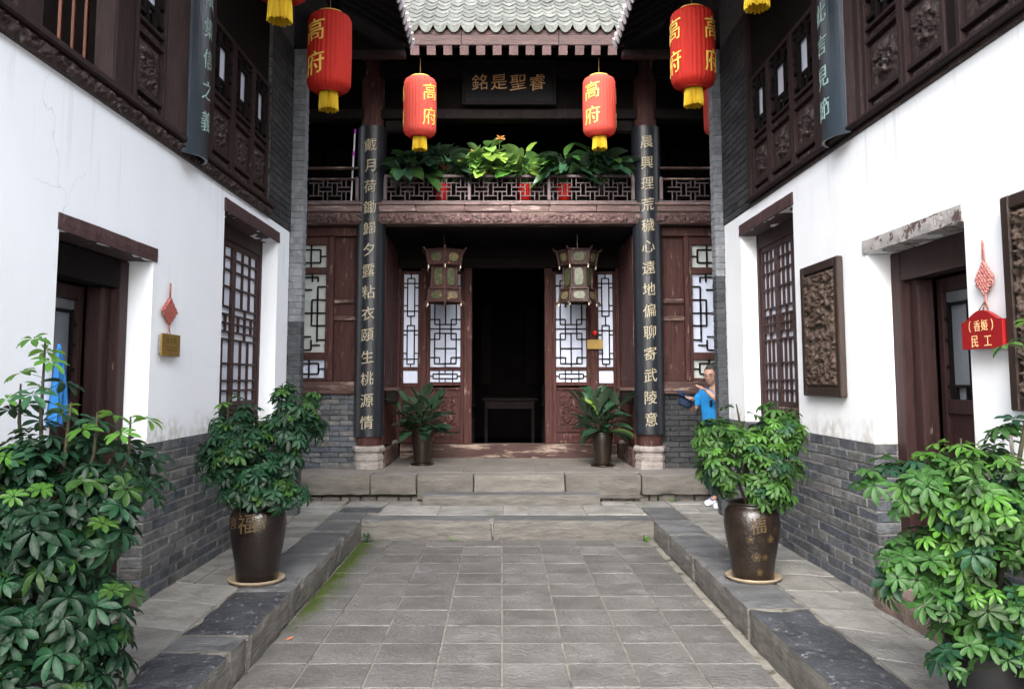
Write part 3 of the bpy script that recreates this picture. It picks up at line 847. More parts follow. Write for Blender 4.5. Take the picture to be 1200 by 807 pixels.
# side bays beyond the columns: brick footing, panels and lattice window
YB = 11.30
for s in (-1, 1):
    b = MB(); b.box(hx(s, 2.02), hx(s, 3.9), YB - .05, YB + .15, PE, 1.30); b.obj('mortar_bed', 'mortar_dark' , hall)
    for k in range(14):
        z0 = PE + k * .070
        x = 2.03 + (k % 2) * -.12
        while x < 3.4:
            xa, xb = max(x, 2.03), min(x + .25, 3.45)
            P('brick', hx(s, xa), hx(s, xb - .006), YB - .10, YB - .02, z0 + .003, z0 + .066, 'brick' if s < 0 else 'brick_dark', hall, .005, rng.randint(1, 3), .004)
            x += .25
    P('sill_beam', hx(s, 2.02), hx(s, 3.9), YB - .16, YB + .05, 1.30, 1.345, 'wood_worn', hall, .008)
    rough('sill_beam', hx(s, 2.02), hx(s, 3.9), YB - .13, YB + .05, 1.347, 1.47, 'wood_worn', hall, .05, .006, 8 + s)
    P('post', hx(s, 2.385), hx(s, 2.45), YB - .11, YB + .04, 1.472, 3.44, W, hall, .006)
    P('post', hx(s, 2.02), hx(s, 2.09), YB - .10, YB + .04, 1.472, 3.44, W, hall, .006)
    P('frieze', hx(s, 2.02), hx(s, 3.9), YB - .12, YB + .04, 3.443, 3.572, W, hall, .01)
    P('wall_panel', hx(s, 2.091), hx(s, 2.384), YB - .05, YB - .02, 1.472, 3.44, W, hall, .002)
    for z in (1.9, 2.48, 2.25):
        if z > 2.2: P('mid_rail', hx(s, 2.093), hx(s, 2.382), YB - .095, YB - .05, z + .04, z + .105, 'wood_worn', hall, .012)
    win = thing('bay_window', None, None, (hx(s, 2.8), YB, 1.5)); win.parent = hall; win.location = WL[win] - WL[hall]
    xa, xb = sorted((hx(s, 2.50), hx(s, 3.22)))
    P('stile', hx(s, 2.452), hx(s, 2.499), YB - .08, YB + .02, 1.475, 3.44, W, win)
    P('stile', hx(s, 3.221), hx(s, 3.27), YB - .08, YB + .02, 1.475, 3.44, W, win)
    for z0, z1 in ((1.475, 1.515), (1.76, 1.86), (2.93, 3.02), (3.33, 3.44)):
        P('rail', xa, xb, YB - .078, YB + .02, z0, z1, W, win)
    for z0, z1, lat, m in ((1.516, 1.759, LAT_TOP, 'paper' if s < 0 else 'paper_grey'), (1.861, 2.929, LAT_BAY, 'paper_grey' if s < 0 else 'paper'), (3.021, 3.329, LAT_TOP, 'paper_grey')):
        P('paper_pane', xa, xb, YB - .02, YB - .01, z0, z1, m, win, 0)
        bars(win, lat, xa, xb, z0, z1, YB - .022, .020, .025, 'dark_shaded_wood')

# balcony front: beams, carved band, lattice railing
P('balcony_beam', -3.9, 4.1, 11.02, 11.24, 3.582, 3.742, 'wood_worn', hall, .01)
for i in range(10):
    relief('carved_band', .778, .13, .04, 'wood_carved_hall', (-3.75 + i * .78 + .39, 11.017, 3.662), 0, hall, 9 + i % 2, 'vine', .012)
xs = [-3.9, -2.9, -1.75, -1.16, -.5, .12, .64, 1.28, 1.95, 3.0, 4.1]
for i in range(10):
    P('beam_board', xs[i] + .003, xs[i + 1] - .003, 11.0 + rng.uniform(0, .008), 11.2, 3.745, 3.835, 'beam_pale', hall, .01, 1 + i % 3)
    P('beam_lip', xs[i] + .0, xs[i + 1] - .0, 10.985, 11.21, 3.838, 3.868, 'beam_pale', hall, .006)
rail = thing('railing', None, None, (HX, 11.06, 3.87)); rail.parent = hall; rail.location = WL[rail] - WL[hall]
P('hand_rail', hx(-1, 1.7), hx(1, 1.7), 11.03, 11.10, 4.225, 4.262, 'rail_wood', rail, .006)
for s in (-1, 1):
    P('hand_rail', hx(s, 2.05), hx(s, 3.9), 11.03, 11.09, 4.19, 4.215, 'wood_worn', rail, .006)
    P('hand_rail', hx(s, 2.05), hx(s, 3.9), 11.03, 11.10, 4.34, 4.37, 'wood_worn', rail, .006)
P('foot_rail', hx(-1, 3.9), hx(1, 3.9), 11.03, 11.10, 3.872, 3.905, 'rail_wood', rail, .006)
for x in (-.54, .54, -1.68, 1.68, -2.06, 2.06):
    P('rail_post', HX + x - .022, HX + x + .022, 11.015, 11.085, 3.907, 4.224, 'rail_wood', rail, .005)
zt, zb = 4.21, 3.915
zz = lambda v: zb + (zt - zb) * (630 - v) / 200
per = .2515
def rb(x0, x1, z0, z1, v=0):
    P('lattice_bar', x0, x1, 11.050 - v, 11.075, z0, z1, 'rail_wood', rail, .002)
t = .006
def weave(x):
    for dx in (-.030, .030):
        rb(x + dx - t, x + dx + t, zz(508), zz(430), .002); rb(x + dx - t, x + dx + t, zz(630), zz(552), .002)
    for v in (510, 550): rb(x - .092, x + .092, zz(v) - t, zz(v) + t)
def weave2(x):
    for dx in (-.034, .034): rb(x + dx - t, x + dx + t, zz(592), zz(468), .002)
    for v in (470, 590): rb(x - .096, x + .096, zz(v) - t, zz(v) + t)
k = -14
while k <= 14:
    x = HX + k * per / 2
    if not (1.72 < abs(x - HX) < 2.03):
        (weave if k % 2 else weave2)(x)
    k += 1
for s in (-1, 1):
    for j in range(1, 5):
        x = hx(s, 2.12 + j * per / 2)
        (weave if j % 2 else weave2)(x)
# upper floor set back: dark doors, beams
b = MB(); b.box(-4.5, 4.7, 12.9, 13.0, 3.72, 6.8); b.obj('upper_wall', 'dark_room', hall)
for i in range(10):
    x = -3.6 + i * .78
    if abs(x + .37 - HX) < .5: continue
    P('upper_door', x + .02, x + .74, 12.84, 12.89, 3.75, 5.15, 'dark_shaded_wood', hall, .01)
    for q in range(4):
        P('door_bar', x + .1 + q * .16, x + .13 + q * .16, 12.815, 12.838, 4.5, 5.05, 'dark_shaded_wood', hall, .004)
P('tie_beam', -4.4, 4.6, 11.06, 11.3, 5.05, 5.19, 'dark_shaded_wood', hall, .01)
P('eave_beam', -4.4, 4.6, 11.04, 11.32, 5.62, 5.86, 'dark_shaded_wood', hall, .02)
P('tie_beam', -4.4, 4.6, 11.15, 11.22, 5.195, 5.6, 'dark_room', hall, .01)
b = MB(); b.box(-4.4, 4.6, 11.35, 12.88, 5.66, 5.72); b.obj('ceiling', 'dark_room', hall)
for s in (-1, 1):
    P('corbel', hx(s, 1.45), hx(s, 1.72), 11.08, 11.2, 4.86, 5.04, 'dark_shaded_wood', hall, .03)
# roof: tiles laid one by one where they show
ROOF = thing('roof', None, None, (HX, 10.2, 5.8)); ROOF.parent = hall; ROOF.location = WL[ROOF] - WL[hall]
SL = R(38)
def tile_mesh(w, l, drip, m, seed=0):
    key = ('tile', w, l, drip, m, seed)
    if key in CACHE: return CACHE[key]
    n = 7; vs = []; fs = []
    r = random.Random(seed)
    th = .014
    for lay in (0, 1):
        for j in range(3):
            for i in range(n + 1):
                u = i / n * 2 - 1
                z = .038 * (u * u - 1) + .004 * r.uniform(-1, 1)
                y = l * j / 2
                vs.append((u * w / 2, y - (.008 * r.random() if j == 0 else 0), z - lay * th + .006 * (j == 0)))
    def q(l_, j, i): return l_ * 3 * (n + 1) + j * (n + 1) + i
    for j in range(2):
        for i in range(n):
            fs.append((q(0, j, i), q(0, j, i + 1), q(0, j + 1, i + 1), q(0, j + 1, i)))
            fs.append((q(1, j, i), q(1, j + 1, i), q(1, j + 1, i + 1), q(1, j, i + 1)))
    for i in range(n): fs.append((q(0, 0, i), q(1, 0, i), q(1, 0, i + 1), q(0, 0, i + 1)))
    for j in range(2):
        fs.append((q(0, j, 0), q(0, j + 1, 0), q(1, j + 1, 0), q(1, j, 0))); fs.append((q(0, j, n), q(1, j, n), q(1, j + 1, n), q(0, j + 1, n)))
    if drip:      # hanging lip below the front edge
        k = len(vs)
        for i in range(n + 1):
            u = i / n * 2 - 1
            z = .038 * (u * u - 1) + .006
            d = .030 + .075 * (1 - u * u) ** .8
            vs.append((u * w / 2, -.010, z - .002)); vs.append((u * w / 2, -.010 - .6 * d * math.sin(SL), z - d * math.cos(SL) * .9))
            vs.append((u * w / 2, .004, z - .002)); vs.append((u * w / 2, .004 - .6 * d * math.sin(SL), z - d * math.cos(SL) * .9))
        for i in range(n):
            a = k + i * 4
            fs += [(a, a + 1, a + 5, a + 4), (a + 2, a + 6, a + 7, a + 3), (a + 1, a + 3, a + 7, a + 5)]
    me = mesh_from(vs, fs, m, False)
    CACHE[key] = me
    return me
def roof_plane(par, origin, rz, slope, cols, rows, pitch, expo, m, first=0, drip_rows=1, keep=None, base_m='dark_shaded_wood', drip=True):
    """origin: eave corner; columns run along local +x, rows up the slope along local +y"""
    Rm = Matrix.Rotation(rz, 4, 'Z') @ Matrix.Rotation(slope, 4, 'X')
    stuffv = MB()
    for j in range(rows):
        for i in range(cols):
            lift = .012
            loc = Vector(origin) + Rm @ Vector(((i + .5) * pitch, j * expo, .03 + rng.uniform(-.003, .003)))
            rot = (Matrix.Rotation(rz, 4, 'Z') @ Matrix.Rotation(slope - .04, 4, 'X') @ Matrix.Rotation(rng.uniform(-.02, .02), 4, 'Z'))
            me = tile_mesh(pitch * 1.02, expo * 1.25, drip and j < drip_rows, m, rng.randint(0, 4))
            if keep is None or keep(i, j):
                put('roof_tile', me, loc, par, rot=rot.to_euler(), scale=(1, 1, 1.5) if (drip and j < drip_rows and 'wing' in m) else None)
            else:
                stuffv.add([loc + rot.to_3x3() @ v.co for v in me.vertices], [tuple(p.vertices) for p in me.polygons])
    if stuffv.v:
        o = stuffv.obj('roof_tiling', m, par); o['kind'] = 'stuff'
    # boarding under the tiles
    L = rows * expo + .1; Wd = cols * pitch
    pts = [Vector(origin) + Rm @ Vector(p) for p in ((0, .02, -.035), (Wd, .02, -.035), (Wd, L, -.035), (0, L, -.035), (0, .02, -.06), (Wd, .02, -.06), (Wd, L, -.06), (0, L, -.06))]
    k = MB(); k.add(pts, [(0, 1, 2, 3), (7, 6, 5, 4), (0, 4, 5, 1), (1, 5, 6, 2), (2, 6, 7, 3), (3, 7, 4, 0)])
    k.obj('roof_boarding', base_m, par)
roof_plane(ROOF, (-4.2, 10.06, 5.935), 0, SL, 49, 18, .1755, .205, 'roof_tile', keep=lambda i, j: 16 <= i <= 33 and j < 12)
# the far slope closes the hall from behind
b = MB()
yr, zr = 10.06 + 18 * .205 * math.cos(SL), 5.85 + 18 * .205 * math.sin(SL)
b.add([(-4.2, yr, zr), (4.4, yr, zr), (4.4, 17.6, 5.2), (-4.2, 17.6, 5.2)], [(0, 1, 2, 3)]); b.obj('rear_slope', 'roof_tile_wing', ROOF)
for i in range(7):
    xs0 = -4.2 + i * 1.23
    P('fascia_board', xs0 + .002, xs0 + 1.228, 10.09, 10.13, 5.69, 5.825, 'fascia', ROOF, .005)
    P('fascia_board', xs0 + .002, xs0 + 1.228, 10.10, 10.16, 5.828, 5.895, 'fascia', ROOF, .005)
for i in range(-20, 21):
    x = HX + .05 + i * .208
    c = Vector((x, 10.115, 5.63))
    k = MB()
    q = Matrix.Rotation(R(20), 4, 'X')
    pts = [c + q @ Vector((dx, dy, dz)) for dx in (-.053, .053) for dy in (-.005, 1.5) for dz in (-.055, .055)]
    k.add(pts, [(0, 1, 3, 2), (4, 6, 7, 5), (0, 4, 5, 1), (2, 3, 7, 6), (0, 2, 6, 4)], 1)
    k.add([c + q @ Vector(p) for p in ((-.055, -.012, -.057), (.055, -.012, -.057), (.055, -.012, .057), (-.055, -.012, .057), (-.055, .02, -.057), (.055, .02, -.057), (.055, .02, .057), (-.055, .02, .057))],
          [(0, 1, 2, 3), (0, 4, 5, 1), (1, 5, 6, 2), (2, 6, 7, 3), (3, 7, 4, 0)], 0)
    k.obj('rafter', ['rafter_end', 'dark_shaded_wood'], ROOF)

# ============================================================ SIDE WINGS
def sub(name, loc, parent):
    o = thing(name, None, None, loc)
    o.parent = parent
    o.location = WL[o] - WL[parent]
    return o


LAT_TALL = []
for x in (.33, .67):
    LAT_TALL += [('v', x, 0, .40), ('v', x, .61, 1)]
LAT_TALL += [('v', .5, .40, .61), ('v', .2, .45, .56), ('v', .8, .45, .56)]
for z in (.07, .135, .245, .40, .45, .505, .56, .61, .74, .85, .93): LAT_TALL.append(('h', z, 0, 1))
LAT_FRET = [('h', .24, .24, .76), ('h', .80, .24, .76), ('v', .24, .1, .92), ('v', .76, .1, .92), ('h', .1, 0, .35), ('h', .1, .65, 1), ('h', .92, 0, .35), ('h', .92, .65, 1),
            ('v', .35, .0, .24), ('v', .65, 0, .24), ('v', .35, .80, 1), ('v', .65, .80, 1), ('h', .36, 0, .24), ('h', .66, 0, .24), ('h', .36, .76, 1), ('h', .66, .76, 1), ('v', .12, .36, .66), ('v', .88, .36, .66), ('h', .51, 0, .24), ('h', .51, .76, 1)]


def wing(s, X0, door, dtop, win, wtop, nleaf, label):
    wg = thing('wing_building', label, 'building', (X0 + s * .17, 6, 0), 'side wings of the courtyard')
    D = lambda d: X0 + s * d
    rz = R(90) if s < 0 else R(-90)          # reliefs and writing face the court
    pl = 'plaster_left' if s < 0 else 'plaster'
    top = 3.165 if s < 0 else 3.235
    def Q(name, d0, d1, y0, y1, z0, z1, m, par=wg, b=.004, var=0, tilt=0):
        return P(name, D(d0), D(d1), y0, y1, z0, z1, m, par, b, var, tilt)
    hole = lambda y, z: (door[0] < y < door[1] and z < dtop) or (win[0] < y < win[1] and 1.06 < z < wtop)
    gridwall('plaster_wall', pl, wg, (D(0), D(.34)), [-1.2, door[0], door[1], win[0], win[1], 9.33], [1.06, min(dtop, wtop), max(dtop, wtop), top], hole)
    gridwall('base_wall', 'mortar', wg, (D(.006), D(.335)), [-1.2, door[0] - .012, door[1] + .012, 9.325], [-.05, .5, 1.058], lambda y, z: door[0] - .02 < y < door[1] + .02)
    # brick footing laid in running bond
    far = []
    ch = 1.058 / 14
    for k in range(14):
        z0 = k * ch
        m = 'brick'
        y = door[1] + (0 if k % 2 else -.15)
        while y < 9.32:
            ya, yb = max(y, door[1]), min(y + .30, 9.325)
            if yb - ya > .05:
                first = ya == door[1]
                Q('brick', rng.uniform(-.002, .004), .155 if first else .06, ya + (0 if first else .005), yb - .005, z0 + .005, z0 + ch - .005, m, wg, .006, rng.randint(1, 4), .004)
            y += .30
        y = door[0] + (0 if k % 2 else .135)
        while y > -1.1:
            yb, ya = min(y, door[0]), y - .27
            if yb > 2.7:
                Q('brick', rng.uniform(-.002, .004), .155 if yb == door[0] else .06, ya + .004, yb - (0 if yb == door[0] else .004), z0 + .005, z0 + ch - .005, m, wg, .006, rng.randint(1, 4), .004)
            else: far.append((ya, yb, z0))
            y -= .27
    k = MB()
    for ya, yb, z0 in far: k.box(*sorted((D(.002), D(.06))), ya + .004, yb - .004, z0 + .004, z0 + ch - .004)
    k.obj('brickwork', 'brick', wg, kind='stuff')
    # lintels
    rough('lintel', D(-.012), D(.33), door[0] - (.02 if s < 0 else .0), door[1] + .05, dtop - .002, dtop + .098, 'lintel' if s < 0 else 'lintel_pale', wg, .04, .006, 60 + s)
    rough('lintel', D(-.018), D(.33), win[0] - .02, win[1] + .02, wtop - .002, wtop + .115, 'lintel', wg, .05, .005, 65 + s)
    # window: frame, leaves with lattice and paper
    wn = sub('window', (D(.17), (win[0] + win[1]) / 2, 1.06), wg)
    wd_ = 'wood'
    Q('jamb', .165, .26, win[1] - .065, win[1] + .0, 1.06, wtop, wd_, wn, .006, 1)
    Q('jamb', .165, .26, win[0], win[0] + .065, 1.06, wtop, wd_, wn, .006, 1)
    Q('head', .167, .26, win[0] + .066, win[1] - .066, wtop - .15, wtop, wd_, wn, .006, 1)
    Q('sill', .155, .26, win[0] + .066, win[1] - .066, 1.16, 1.235, 'wood_worn' if s > 0 else wd_, wn, .006, 1)
    Q('apron', .172, .24, win[0] + .066, win[1] - .066, 1.062, 1.158, 'wood_worn' if s > 0 else wd_, wn, .006, 1)
    ya = win[0] + .067; yb = win[1] - .067; L = (yb - ya) / nleaf
    for i in range(nleaf):
        a, b = ya + i * L + .003, ya + (i + 1) * L - .003
        lf = sub('casement', (D(.19), (a + b) / 2, 1.24), wn) if False else None
        Q('stile', .18, .225, a, a + .05, 1.237, wtop - .152, wd_, wn)
        Q('stile', .18, .225, b - .05, b, 1.237, wtop - .152, wd_, wn)
        Q('rail', .182, .223, a + .051, b - .051, 1.237, 1.285, wd_, wn)
        Q('rail', .182, .223, a + .051, b - .051, wtop - .205, wtop - .152, wd_, wn)
        Q('paper_pane', .208, .214, a + .051, b - .051, 1.286, wtop - .206, 'paper_wing', wn, 0)
        bars(wn, LAT_TALL, a + .051, b - .051, 1.286, wtop - .206, .206, .020, .022, 'wood', Q)
    # door: frame, leaf with lattice window, dark room
    dr = sub('door', (D(.2), (door[0] + door[1]) / 2, 0), wg)
    Q('door_jamb', .16, .30, door[1] - .13, door[1] - .002, .16, dtop - .002, wd_, dr, .01, 1)
    Q('door_jamb', .16, .30, door[0] + .002, door[0] + .13, .16, dtop - .002, wd_, dr, .01, 1)
    Q('door_jamb', .22, .33, door[1] - .25, door[1] - .133, .16, dtop - .2, wd_, dr, .01, 2)
    Q('door_head', .162, .30, door[0] + .132, door[1] - .132, dtop - .20, dtop - .002, 'dark_shaded_wood' if s < 0 else wd_, dr, .01, 1)
    Q('threshold', .14, .36, door[0] + .132, door[1] - .132, .0, .30, 'dark_shaded_wood', dr, .01, 1)
    for (a, b) in ((door[1] - .70, door[1] - .255), (door[0] + .14, door[1] - .705)):
        Q('stile', .34, .39, a, a + .06, .30, dtop - .21, wd_, dr)
        Q('stile', .34, .39, b - .06, b, .30, dtop - .21, wd_, dr)
        for z0, z1 in ((dtop - .30, dtop - .21), (1.28, 1.37), (.30, .38)):
            Q('rail', .342, .388, a + .061, b - .061, z0, z1, wd_, dr)
        Q('panel', .36, .385, a + .061, b - .061, .381, 1.279, wd_, dr, .002)
        Q('paper_pane', .372, .378, a + .061, b - .061, 1.371, dtop - .301, 'paper_shaded', dr, 0)
        bars(dr, [('h', .12, 0, 1), ('h', .88, .15, .85), ('v', .15, 0, .9), ('v', .85, 0, .9), ('h', .3, 0, .15), ('h', .55, 0, .15), ('h', .75, 0, .15), ('h', .3, .85, 1), ('h', .55, .85, 1), ('h', .75, .85, 1), ('v', .3, 0, .12), ('v', .7, 0, .12)],
             a + .061, b - .061, 1.371, dtop - .301, .37, .02, .02, 'dark_shaded_wood', Q)
    # rooms: floor, back, ceiling, end walls
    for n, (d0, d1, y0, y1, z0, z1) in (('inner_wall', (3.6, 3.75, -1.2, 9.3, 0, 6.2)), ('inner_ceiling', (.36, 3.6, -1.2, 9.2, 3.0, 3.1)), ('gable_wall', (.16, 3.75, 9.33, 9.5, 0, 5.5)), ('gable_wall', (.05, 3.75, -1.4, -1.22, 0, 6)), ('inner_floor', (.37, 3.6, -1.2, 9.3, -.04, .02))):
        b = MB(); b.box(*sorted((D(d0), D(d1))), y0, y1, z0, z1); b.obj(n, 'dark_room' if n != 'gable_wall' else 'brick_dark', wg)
    # first floor: carved sill band, posts, leaves
    if s < 0:
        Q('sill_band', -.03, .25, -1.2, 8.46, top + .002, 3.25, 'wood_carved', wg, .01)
        y = 8.45
        while y > 2.3:
            relief('carved_band', .74, .095, .045, 'wood_carved', (D(-.033), y - .37, top + .045), rz, wg, int(y) % 3, 'vine', .010)
            y -= .75
        Q('sill_board', -.075, .25, -1.2, 8.46, 3.252, 3.305, 'wood_upper', wg, .012)
    else:
        Q('sill_band', -.02, .25, -1.2, 8.30, top + .002, 3.275, 'wood_carved', wg, .01)
        Q('sill_board', -.07, .25, -1.2, 8.30, 3.277, 3.312, 'wood_upper', wg, .012)
    def leaf(y0, y1, lat=True, flat=False):
        lf = sub('screen_leaf', (D(.05), (y0 + y1) / 2, 3.31), wg)
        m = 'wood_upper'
        w = .048
        Q('stile', .0, .06, y0 + .003, y0 + w, 3.315, 4.56, m, lf, .005)
        Q('stile', .0, .06, y1 - w, y1 - .003, 3.315, 4.56, m, lf, .005)
        for z0, z1 in ((3.315, 3.335), (3.42, 3.458), (3.825, 3.852), (3.915, 3.945), (4.515, 4.56)):
            Q('rail', .002, .058, y0 + w + .001, y1 - w - .001, z0, z1, m, lf, .005)
        for z0, z1 in ((3.336, 3.419), (3.459, 3.824), (3.853, 3.914)):
            Q('panel', .035, .05, y0 + w + .001, y1 - w - .001, z0, z1, m, lf, .002)
        cy = (y0 + y1) / 2; W_ = y1 - y0 - 2 * w - .02
        relief('carving', W_, .07, .02, 'wood_carved', (D(.034), cy, 3.378), rz, lf, 5, 'vine', .009)
        relief('carving', W_, .33, .050, 'wood_carved', (D(.034), cy, 3.641), rz, lf, 11 + s, 'medal', .009)
        relief('carving', W_, .05, .02, 'wood_carved', (D(.034), cy, 3.884), rz, lf, 6, 'vine', .009)
        a, b = y0 + w + .002, y1 - w - .002
        Q('paper_pane', .045, .050, a + (b - a) * .2, b - (b - a) * .2, 3.946 + .57 * .2, 3.946 + .57 * .84, 'paper_wing', lf, 0)
        Q('back_board', .052, .056, a, b, 3.946, 4.514, 'dark_shaded_wood', lf, 0)
        bars(lf, LAT_FRET, a, b, 3.946, 4.514, .040, .030, .028, 'dark_shaded_wood', Q)
    def post(y0, y1, m='wood_upper', dd=0):
        Q('post', -.02 + dd, .12, y0 + .003, y1 - .003, 3.31, 5.3, m, wg, .012, 1)
    if s < 0:
        for a, b in ((2.4, 2.92), (2.93, 3.45), (3.46, 3.93), (5.30, 5.81), (6.74, 7.30), (7.31, 7.87), (7.88, 8.42)): leaf(a, b)
        post(3.94, 4.19); post(4.98, 5.13); post(5.135, 5.29, dd=.03)
        c = MB(); c.lathe([(.13, 0), (.128, 2.2)], (D(.06), 6.02, 3.31), 24); c.obj('post', 'wood_upper', wg, True)
        post(6.2, 6.3); post(6.42, 6.73)
        b = MB(); b.box(*sorted((D(.3), D(3.6))), 7.5, 7.6, 3.0, 6.2); b.obj('dark_backdrop', 'dark_room', wg)  # added near-black sheet keeps the opening dark in front of the lit gable
        # open casement showing rails inside
        op = sub('open_window', (D(.4), 4.6, 3.3), wg)
        for i in range(6):
            y = 5.38 + i * .17
            Q('baluster', .55, .575, y, y + .025, 3.1, 5.1, 'orange_wood', op, .004)
        Q('cross_rail', .54, .585, 5.2, 6.4, 3.62, 3.665, 'orange_wood', op, .004)
        Q('frame_post', .52, .60, 6.02, 6.09, 3.1, 5.1, 'orange_wood', op, .006)
        for i in range(3): Q('baluster', .95, .975, 6.5 + i * .3, 6.525 + i * .3, 3.1, 5.1, 'orange_wood', op, .004)
        Q('cross_rail', .94, .985, 6.3, 7.4, 3.95, 4.0, 'orange_wood', op, .004)
    else:
        for a, b in ((2.35, 2.87), (2.88, 3.40), (3.41, 3.94), (3.95, 4.48), (4.585, 5.095), (5.10, 5.65), (6.52, 7.08), (7.09, 7.70), (7.71, 8.24)): leaf(a, b)
        post(4.485, 4.58, 'dark_shaded_wood', .03)
        c = MB(); c.lathe([(.13, 0), (.128, 2.2)], (D(.06), 5.86, 3.31), 24); c.obj('post', 'wood_upper', wg, True)
        post(5.655, 5.74); post(6.0, 6.2); post(6.35, 6.51)
        post(8.245, 8.34)
    Q('header', .03, .2, -1.2, 8.45, 4.563, 5.9, 'dark_shaded_wood', wg, .01)
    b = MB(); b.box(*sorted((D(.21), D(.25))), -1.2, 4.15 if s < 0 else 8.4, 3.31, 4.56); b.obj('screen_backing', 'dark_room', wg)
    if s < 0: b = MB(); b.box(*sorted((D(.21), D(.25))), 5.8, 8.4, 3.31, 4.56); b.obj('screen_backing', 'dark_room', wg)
    # eaves
    rf = sub('roof', (D(-1.2), 5, 5.5), wg)
    ex = -1.065 if s < 0 else 1.35
    keep = (lambda i, j: i >= 33 and j < 2) if s < 0 else (lambda i, j: i < 17 and j < 2)
    roof_plane(rf, (ex, .85 if s < 0 else 9.6, 5.53), R(90) if s < 0 else R(-90), R(30), 50, 28, .175, .2, 'roof_tile_wing', keep=keep)
    for i in range(36):
        y = 9.5 - i * .24
        k = MB()
        p0 = Vector((ex - s * -.03, y, 5.47)); q = Vector((s * math.cos(R(30)), 0, math.sin(R(30))))
        nrm = Vector((0, 0, 1))
        v = []
        for dy in (-.035, .035):
            for t_ in (0, 2.4):
                for dz in (-.045, .03): v.append(p0 + q * t_ + Vector((0, dy, dz)))
        k.add(v, [(0, 1, 3, 2), (4, 6, 7, 5), (0, 4, 5, 1), (2, 3, 7, 6), (0, 2, 6, 4), (1, 5, 7, 3)])
        k.obj('rafter', 'dark_shaded_wood', rf)
    Q('eave_board', .0 - (abs(X0 - ex)) + .01, .0 - abs(X0 - ex) + .04, .85, 9.6, 5.43, 5.50, 'wood_upper', rf, .004)
    Q('gable_beam', -(abs(X0 - ex)) + .08, .2, 9.48, 9.6, 5.30, 5.385, 'wood_upper', rf, .01)
    k = MB(); xe = abs(X0 - ex)
    pr_ = [(-xe + .10, 5.387), (.2, 5.387), (3.7, 5.387), (3.7, 5.44 + (3.7 + xe) * .577), (-xe + .10, 5.46)]
    k.add([(D(a), 9.50, z) for a, z in pr_] + [(D(a), 9.53, z) for a, z in pr_], [(0, 1, 2, 3, 4), (9, 8, 7, 6, 5), (0, 5, 6, 1), (1, 6, 7, 2), (2, 7, 8, 3), (3, 8, 9, 4), (4, 9, 5, 0)])
    k.obj('gable_shade_board', 'dark_shaded_wood', rf)  # added dark board over the open gable, standing in for eave shade
    Q('purlin', -.62, -.52, .85, 9.58, 5.56, 5.66, 'dark_shaded_wood', rf, .01)
    # grey brick pier closing the wing
    pr = thing('brick_pier', ('grey brick pier at the far end of the %s white wall' % ('left' if s < 0 else 'right')), 'pier', (D(-.06), 9.4, 0), 'brick piers at the ends of the wings')
    k = 0; z = 0.0
    while z < 5.27:
        hgt = .074
        P('brick', D(-.155 if s < 0 else -.108) + rng.uniform(-.0015, .0015), D(-.003), 9.33 + rng.uniform(0, .002), 9.49, z, z + hgt - .002, 'pier_face' if z > (2.1 if s < 0 else 2.6) else 'pier_low', pr, .006, rng.randint(1, 4), .004)
        z += hgt
    b = MB(); b.box(*sorted((D(-.148 if s < 0 else -.101), D(-.01))), 9.338, 9.482, 0, 5.26); b.obj('core', 'mortar_dark', pr)
    y0 = 8.465 if s < 0 else 8.345
    z = top + .01; k = 0
    while z < 5.25:
        y = y0 - (k % 2) * .13
        while y < 9.32:
            a, b = max(y, y0), min(y + .26, 9.325)
            if b - a > .03: P('brick', D(-.012) + rng.uniform(-.003, .003), D(.1), a + .003, b - .003, z, z + .068, 'brick_dark', pr, .005, rng.randint(1, 4), .004)
            y += .26
        z += .074; k += 1
    b = MB(); b.box(*sorted((D(.0), D(.15))), y0 + .002, 9.32, top + .004, 5.9); b.obj('mortar_bed', 'mortar_dark', pr)
    return wg, D, Q, rz


WGL = wing(-1, XL, (4.47, 5.70), 2.312, (7.13, 8.86), 2.965, 2, 'left wing with bluish white wall, grey brick footing and an open upper window')
WGR = wing(1, XR, (4.49, 5.71), 2.365, (7.12, 8.70), 3.010, 3, 'right wing with white wall, flaking pale door lintel and dark carved upper storey')
rough_step = rough('door_stone', 2.48, 2.86, 4.6, 5.70, -.02, .165, 'sill_stone', WGR[0], .05, .010, 90, chip=.02)
rough('door_stone', -2.74, -2.40, 4.6, 5.68, -.02, .15, 'sill_stone', WGL[0], .05, .010, 92, chip=.02)

# ============================================================ BOARDS, PLAQUE, SIGNS
def shell(name, ax, ay, r, th, arc, face, z0, z1, m, parent, flare=0):
    k = MB(); n = 18
    prof = [(r - th, z0), (r, z0), (r, z1), (r - th, z1)]
    v = []
    for (q, z) in prof:
        for i in range(n + 1):
            a = face - arc / 2 + arc * i / n
            v.append((ax + q * math.sin(a), ay - q * math.cos(a), z))
    f = []
    for i in range(4):
        for j in range(n):
            a, b = i * (n + 1) + j, ((i + 1) % 4) * (n + 1) + j
            f.append((a, a + 1, b + 1, b))
    f += [tuple(i * (n + 1) for i in range(4)), tuple(i * (n + 1) + n for i in range(4))[::-1]]
    k.add(v, f)
    return k.obj(name, m, parent)

